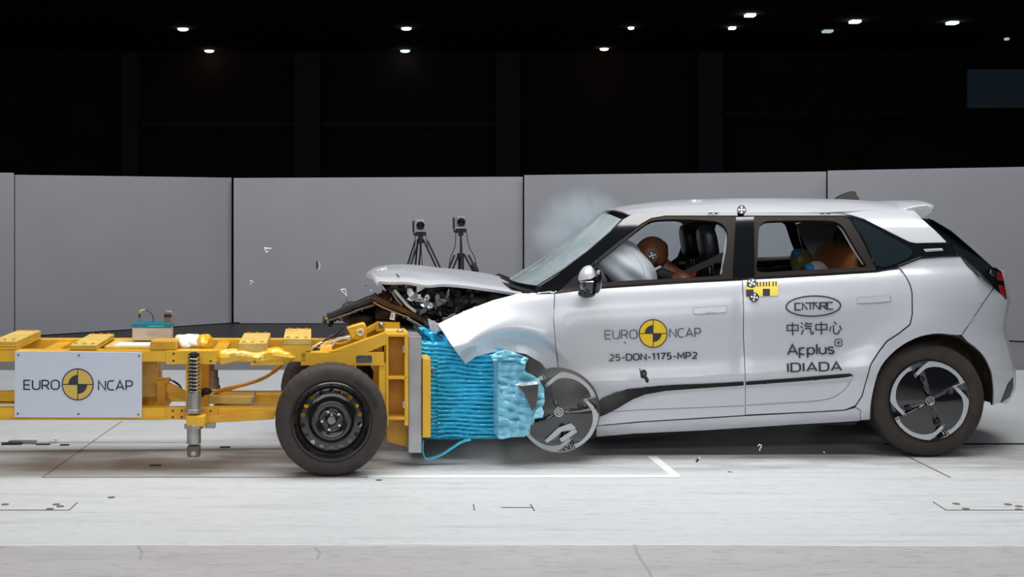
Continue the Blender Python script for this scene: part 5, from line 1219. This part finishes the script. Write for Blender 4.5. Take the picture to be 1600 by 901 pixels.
# child dummies on the rear bench
def child(c, k, m, label, cy, ang):
    D = empty('child_dummy', Vector((c.x+.15, cy, .70)), label, 'dummy')
    x, z = c.x, c.z
    J = [(x+.20, cy, .80, .11, .85), (x+.17, cy, .92, .10, .9), (x+.12, cy, z-.20, .10, .85), (x+.06, cy, z-.13, .05), (x+.02, cy, z-.05, .04), (x+.12, cy-.12, z-.24, .045), (x+.12, cy+.12, z-.24, .045), (x-.02, cy-.15, z-.38, .034), (x-.02, cy+.15, z-.38, .034), (x-.16, cy-.13, z-.34, .026), (x-.16, cy+.13, z-.34, .026),
         (x+.12, cy-.07, .78, .07), (x+.12, cy+.07, .78, .07), (x-.16, cy-.08, .80, .055), (x-.16, cy+.08, .80, .055), (x-.24, cy-.08, .56, .04), (x-.24, cy+.08, .56, .04)]
    skin('body', J, [(0, 1), (1, 2), (2, 3), (3, 4), (2, 5), (2, 6), (5, 7), (6, 8), (7, 9), (8, 10), (0, 11), (0, 12), (11, 13), (12, 14), (13, 15), (14, 16)], m, D)
    h = head(c, k, ang, m, D, rx=1.08)
    hand((x-.19, cy-.13, z-.33), 1, m, D); hand((x-.19, cy+.13, z-.33), -1, m, D)
    return D, h
c1 = P(1251, 407, 10.12); D1, h1 = child(c1, .078, OLIVE, 'olive brown child dummy with blue tape on its head, on the far rear seat', 10.12, 30)
MB().ell(c1+Vector((-.035, -.012, .052)), (.040, .052, .032), RY(-42)).build('blue_tape_patch', BLUET, h1)
c2 = P(1275, 428, 9.42); D2, h2 = child(c2, .080, PINK, 'pale pinkish child dummy with blue tape, on the near rear seat', 9.42, 30)
MB().ell(c2+Vector((-.052, -.02, .040)), (.034, .050, .036), RY(-42)).build('blue_tape_patch', BLUET, h2)

# ------------------------------------------------------------------ crushed front end
GREYP = mat('grey_broken_plastic', (.22, .21, .21), .4, var=.4, vscale=20); WHT = mat('white_broken_plastic', (.62, .63, .66), .3, .2)
DKG = mat('dark_grey_plastic', (.045, .042, .042), .45, var=.4, vscale=15); CHR2 = mat('shattered_chrome', (.55, .56, .58), .2, .9)
mats_sh = [DKG, SATBLK, GREYP, CHR2, WHT, BROWNMET]
rnd = random.Random(11)
def shard(b, c, size, mi, asp=.35):
    n = rnd.choice((3, 4, 4, 5)); R = Matrix.Rotation(rnd.uniform(0, 6.28), 3, 'Y') @ Matrix.Rotation(rnd.uniform(-.9, .9), 3, 'X') @ Matrix.Rotation(rnd.uniform(-.9, .9), 3, 'Z')
    pts = []
    for k in range(n):
        a = 2*pi*k/n+rnd.uniform(-.4, .4); r = size*rnd.uniform(.6, 1.1); pts.append(R @ Vector((r*cos(a), 0, r*sin(a)*rnd.uniform(asp, 1))))
    e_ = R @ Vector((0, size*.08+.004, 0)); b.hexa([Vector(c)+p for p in pts], e_, mi)
env = [(505, 500), (540, 482), (575, 464), (600, 455), (605, 443), (640, 441), (700, 444), (745, 452), (760, 466), (735, 482), (705, 494), (688, 508), (672, 516), (655, 510), (640, 500), (600, 492), (560, 500), (520, 502)]
b = MB(); cnt = 0
while cnt < 430:
    x = rnd.uniform(600, 745); y = rnd.uniform(441, 515)
    if not inside((x, y), env): continue
    Y = rnd.uniform(9.0, 9.9); mi = rnd.choices(range(6), (40, 26, 12, 7, 4, 11))[0]
    shard(b, P(x, y, Y), rnd.uniform(.012, .055), mi); cnt += 1
b.build('shattered_front_parts', mats_sh, CAR, 'tangle of broken dark, grey and chrome pieces', kind='stuff', smooth=0)
b = MB(); cnt = 0
while cnt < 150:
    x = rnd.uniform(505, 610); y = rnd.uniform(455, 505)
    yl = interp(x, [(510, 497), (590, 463), (610, 450)])
    if y < yl-2 or y > yl+12: continue
    shard(b, P(x, y, rnd.uniform(9.1, 9.7)), rnd.uniform(.008, .03), rnd.choices(range(6), (50, 30, 12, 6, 3, 3))[0]); cnt += 1
b.build('shattered_bumper_pieces', mats_sh, CAR, kind='stuff', smooth=0)
def bar(pts, Ya, Yb, name, m, r, sub=None):
    """a bent beam that runs along the listed pixel points at depth Ya, thickness out to Yb"""
    q = smoothpoly(pts, 4, False); rows = []
    for i, (x, y) in enumerate(q):
        a = q[max(0, i-1)]; c_ = q[min(len(q)-1, i+1)]; dx, dy = c_[0]-a[0], c_[1]-a[1]; l = sqrt(dx*dx+dy*dy); nx, ny = -dy/l, dx/l
        rr_ = r*(1+.15*noise.noise(Vector((i*.5, 1, Ya))))
        rows.append([P(x-nx*rr_, y-ny*rr_, Ya+.01), P(x-nx*rr_*.5, y-ny*rr_*.5, Ya-.02), P(x+nx*rr_*.6, y+ny*rr_*.6, Ya-.015), P(x+nx*rr_, y+ny*rr_, Ya+.01), P(x+nx*rr_, y+ny*rr_, Yb), P(x-nx*rr_, y-ny*rr_, Yb)])
    b = MB(); b.grid(rows, closed=True); k = 6; n = len(rows)-1; b.f += [tuple(range(k)), tuple(range(n*k, (n+1)*k))[::-1]]; b.mi += [0, 0]
    return b.build(name, m, CAR, sub, smooth=35)
bar([(512, 495), (530, 488), (552, 479), (575, 470), (592, 463)], 9.10, 9.75, 'bumper_cover', DKG, 5)
bar([(514, 490), (545, 476), (575, 463), (588, 459)], 9.14, 9.2, 'bumper_trim', CHR2, 1.2); bar([(515, 500), (545, 490), (560, 484), (586, 476)], 9.08, 9.12, 'bumper_trim', GREYP, 1.6)
bar([(582, 462), (605, 475), (632, 485), (655, 497), (672, 503)], 9.02, 9.20, 'cross_beam', BROWNMET, 6.5)
bar([(583, 472), (600, 481), (625, 491), (640, 496)], 8.99, 9.02, 'beam_edge', mat('tan_edge', (.45, .36, .26), .5), 1.1)
bar([(616, 453), (625, 464), (637, 477), (650, 487)], 9.0, 9.04, 'white_strut', WHT, 3.0); bar([(612, 456), (620, 468), (628, 477)], 8.98, 9.0, 'white_strut', GREYP, 1.6)
bar([(636, 497), (652, 506), (668, 516), (690, 528)], 8.90, 8.96, 'lower_trim', GREYP, 2.0); bar([(660, 500), (672, 512), (684, 524)], 8.92, 8.98, 'lower_trim', DKG, 3)
bar([(690, 506), (697, 499), (706, 493), (712, 491)], 8.92, 8.96, 'wing_bracket', GREYP, 2.2)
for x, y, Y, sx, sz in ((592, 491, 9.75, .52, .15), (565, 497, 9.6, .19, .10), (610, 489, 9.4, .20, .09), (640, 488, 9.6, .14, .13), (620, 452, 9.5, .12, .06)):
    rbox(MB(), P(x, y, Y), sx, .34, sz, RY(rnd.uniform(-12, 12)), .35).build('radiator_duct', DKG, CAR)
wt = MB().hexa([P(x, y, 8.97) for x, y in ((611.5, 488), (617.5, 489), (616, 500), (608.5, 498.5))], (0, .003, 0)).build('paper_tag', PUREW, CAR, 'small white printed tag', smooth=0)
b = MB()
for k in range(3): b.hexa([P(x, y, 8.968) for x, y in ((611.5-.5*k, 490.5+2.5*k), (615.5-.5*k, 491+2.5*k), (615.3-.5*k, 492+2.5*k), (611.3-.5*k, 491.5+2.5*k))], (0, .001, 0))
b.build('tag_print', INK, wt, smooth=0)
# smashed headlamp cluster
hl = MB(); 
for x, y, r in ((664, 473, .030), (673, 477, .022), (668, 465, .020), (658, 468, .018), (650, 461, .016)): hl.lathe(P(x, y, 8.97), (-.3, -1, .2), [(-.02, r*.5), (0, r), (.012, r*.95), (.004, r*.6), (-.01, .001)], 14)
hl.build('smashed_headlamp', CHR2, CAR, 'smashed chrome headlamp remains')
for i, (x, y) in enumerate(((648, 466), (688, 470), (655, 452), (700, 462), (640, 456))):
    b = MB(); shard(b, P(x, y, 8.98), .05, 0, .3); b.build('broken_bracket', GREYP if i % 2 else WHT, CAR, smooth=0)
panel('torn_wing_flap', [(669, 497), (684, 505), (690, 509), (682, 520), (672, 514)], lambda x, y: P(x, y, 8.82+.02*sin(x*.3)), PAINT, CAR, step=4, thick=.004)
rbox(MB(), P(735, 470, 9.45), .34, .5, .14, None, .4).build('motor_cover', mat('engine_cover', (.022, .02, .02), .4, var=.5, vscale=10), CAR)
rbox(MB(), P(700, 462, 9.6), .20, .5, .12, RY(10), .4).build('fluid_tank', GREYP, CAR)
rbox(MB(), P(785, 466, 9.3), .22, .3, .10, RY(10), .5).build('brake_fluid_cover', mat('dusty_cover', (.10, .08, .07), .7, var=.4, vscale=9), CAR)
for k in range(9):
    x0 = rnd.uniform(610, 700); pts = [(x0, rnd.uniform(448, 490))]
    for j in range(4): pts.append((pts[-1][0]+rnd.uniform(3, 14), pts[-1][1]+rnd.uniform(-10, 10)))
    MB().tube([P(x, min(505, max(446, y)), 8.97+.03*k) for x, y in smoothpoly(pts, 4, False)], .004, 6).build('loose_cable', BLKM, CAR)

# ------------------------------------------------------------------ flying and fallen fragments
def piece(name, verts, m, label, d=(0, .02, 0), cat='debris', group=None):
    o = MB().hexa(verts, d).build(name, m, None, label, cat, group, smooth=0); return o
def frame_piece(pts, Y, r, m, name, label, close=True):
    q = [P(x, y, Y) for x, y in pts]; MB().tube(q+([q[0]] if close else []), r, 6).build(name, m, None, label, 'debris')
b = MB(); frame_piece([(413.5, 387.5), (424.5, 388.2), (416.5, 394)], 9.0, .005, PUREW, 'plastic_fragment', 'white triangular fragment in the air, the highest and largest on the left')
frame_piece([(390.5, 438), (396, 440.5), (391.5, 443)], 9.2, .003, PUREW, 'plastic_fragment', 'tiny white v-shaped fragment in the air, leftmost of all', False)
e = empty('plastic_fragment', P(497, 420, 9.1), 'dark and clear upright fragment in the air left of the bonnet tip', 'debris')
MB().tube([P(495.5, 408, 9.1), P(495.2, 414, 9.1), P(495.6, 420, 9.1)], .006, 6).build('dark_edge', BLKM, e); MB().tube([P(x, y, 9.1) for x, y in ((498, 409), (500, 414), (499, 419), (496, 421))], .004, 6).build('clear_edge', WHT, e)
frame_piece([(532.5, 452.5), (539.5, 451.5), (542.5, 462.5)], 9.1, .0045, PUREW, 'plastic_fragment', 'white open triangle fragment standing above the torn bumper')
frame_piece([(541, 465), (541.5, 470), (540.5, 474), (543, 475)], 9.1, .004, GREYP, 'plastic_fragment', 'thin dark sliver just above the torn bumper end', False)
b = MB(); shard(b, P(571.5, 446.5, 9.1), .007, 0, .8); b.build('plastic_fragment', BLKM, None, 'small black speck in the air below the bonnet tip', 'debris', smooth=0)
b = MB(); shard(b, P(580, 453, 9.1), .009, 0, .8); b.build('plastic_fragment', PUREW, None, 'small white chip just above the brown beam end', 'debris', smooth=0)
e = empty('plastic_fragment', P(1007, 586, 8.6), 'black twisted fragment flying in front of the front door below the lettering', 'debris')
MB().hexa([P(x, y, 8.6) for x, y in ((1000, 582), (1002, 579), (1008, 578), (1011, 583), (1010, 588), (1014, 594), (1012.5, 598.5), (1009, 597), (1007, 592), (1001, 590))], (.004, .025, .003)).build('fragment_body', BLKM, e, smooth=0, bevel=.002)
MB().tube([P(x, y, 8.6) for x, y in ((1002, 583), (1000, 579), (999.5, 575))], .003, 5).build('fragment_spike', BLKM, e); b = MB(); shard(b, P(1006, 583, 8.59), .008, 0); b.build('fragment_shine', GREYP, e, smooth=0)
frame_piece([(974.5, 534), (977, 535), (978, 537.5)], 8.6, .003, BLKM, 'plastic_fragment', 'tiny black comma-shaped fragment below the letter R of the front door', False)
e = empty('plastic_fragment', P(1091, 719, 8.5), 'black and white crumpled fragment just above the floor under the front door', 'debris')
b = MB(); shard(b, P(1090, 718.5, 8.5), .016, 0); shard(b, P(1088, 720.5, 8.5), .011, 0); b.build('dark_piece', BLKM, e, smooth=0); b = MB(); shard(b, P(1093.5, 715.5, 8.5), .012, 0); b.build('white_piece', PUREW, e, smooth=0)
frame_piece(smoothpoly([(1184.5, 697), (1186, 694.5), (1189, 695), (1189.5, 698), (1187.5, 700), (1187.2, 704)], 3, False), 8.75, .003, PUREW, 'plastic_fragment', 'small white hook-shaped fragment under the rear door', False)
b = MB(); shard(b, P(1288, 706.5, 8.85), .008, 0); b.build('plastic_fragment', PUREW, None, 'tiny white chip in the dark shadow left of the rear wheel', 'debris', smooth=0)
frame_piece([(1025, 727), (1028, 730), (1026.5, 733.5)], 8.6, .005, BLKM, 'plastic_fragment', 'tiny black fragment inside the white painted corner on the floor', False)
frame_piece([(1137, 736.5), (1142, 737), (1149, 738.5)], 8.37, .0025, BLKM, 'plastic_fragment', 'thin black sliver on the floor right of the white painted corner', False)
def floorbit(x0, x1, y, h, m, label, dy=.03):
    Y = H*F/(y-HY); a = P(x0, y, Y); b_ = P(x1, y, Y)
    MB().box(((a.x+b_.x)/2, Y, h/2+.001), b_.x-a.x, dy, h, Matrix.Rotation(.03, 3, 'Z')).build('floor_fragment', m, None, label, 'debris', smooth=0, bevel=.002)
floorbit(3, 34, 694.5, .012, BLKM, 'long flat black strip lying on the floor at the left edge'); floorbit(14, 56, 692.5, .018, GREYP, 'grey flat bar lying on the floor behind the black strip at the left edge', .06)
floorbit(56, 78, 694.5, .006, BLKM, 'thin black sliver on the floor left of the white scrap'); floorbit(94, 108, 695.5, .006, BLKM, 'thin black sliver on the floor right of the white scrap')
floorbit(234, 252, 727.5, .006, BLKM, 'short black strip on the floor below and left of the spring strut foot', .02)
floorbit(344, 360, 699, .006, BLKM, 'small black sliver on the floor between the spring strut and the trolley wheel', .03)
q = FP(84, 692); b = MB()
for k in range(5): shard(b, q+Vector((rnd.uniform(-.03, .03), rnd.uniform(-.02, .02), .018)), .022, 0)
b.build('white_scrap', PUREW, None, 'crumpled white scrap lying on the floor below the sign board', 'debris', smooth=0)

# ------------------------------------------------------------------ smoke and dust
def smoke(name, c, r, dens, col, label, sc=2.5, tilt=0, lo=.42, hi=.75, cat='smoke'):
    m = bpy.data.materials.new(name+'_volume'); m.use_nodes = True; n = m.node_tree.nodes; L = m.node_tree.links; n.clear()
    o = n.new('ShaderNodeOutputMaterial'); v = n.new('ShaderNodeVolumePrincipled'); v.inputs['Color'].default_value = (*col, 1); v.inputs['Anisotropy'].default_value = .2
    tc = n.new('ShaderNodeTexCoord'); ln = n.new('ShaderNodeVectorMath'); ln.operation = 'LENGTH'; mp = n.new('ShaderNodeMapping'); mp.inputs['Scale'].default_value = (1/r[0], 1/r[1], 1/r[2])
    L.new(tc.outputs['Object'], mp.inputs[0]); L.new(mp.outputs[0], ln.inputs[0])
    f = n.new('ShaderNodeMapRange'); f.interpolation_type = 'SMOOTHSTEP'; f.inputs[1].default_value = 1.0; f.inputs[2].default_value = .15; f.inputs[3].default_value = 0; f.inputs[4].default_value = 1; L.new(ln.outputs['Value'], f.inputs[0])
    t = n.new('ShaderNodeTexNoise'); t.inputs['Scale'].default_value = sc; t.inputs['Detail'].default_value = 4; L.new(tc.outputs['Object'], t.inputs[0])
    g = n.new('ShaderNodeMapRange'); g.inputs[1].default_value = lo; g.inputs[2].default_value = hi; g.inputs[3].default_value = 0; g.inputs[4].default_value = dens; L.new(t.outputs['Fac'], g.inputs[0])
    mu = n.new('ShaderNodeMath'); mu.operation = 'MULTIPLY'; L.new(f.outputs[0], mu.inputs[0]); L.new(g.outputs[0], mu.inputs[1]); L.new(mu.outputs[0], v.inputs['Density']); L.new(v.outputs[0], o.inputs['Volume'])
    b = MB(); b.ell((0, 0, 0), r, None, 24, 16); me_o = b.build(name, m, None, label, cat, kind='stuff')
    for vv in me_o.data.vertices: vv.co += me_o.location   # keep the origin at the cloud centre
    me_o.location = c; me_o.rotation_euler = (0, radians(tilt), 0)
    return me_o
smoke('smoke_cloud', P(898, 350, 10.4), (.40, .35, .30), 8.0, (.80, .90, .97), 'pale bluish smoke drifting up over the windscreen', 4, -20, .36, .62)
smoke('dust_cloud', P(905, 560, 8.62), (.44, .17, .52), 2.5, (.72, .69, .67), 'thin grey dust around the front wheel and door edge', 3.4, 0, .36, .66, 'dust')
smoke('dust_cloud', P(800, 705, 8.75), (.62, .38, .14), 3.6, (.72, .70, .68), 'grey dust low over the floor beneath the blue barrier', 4, 0, .34, .60, 'dust')
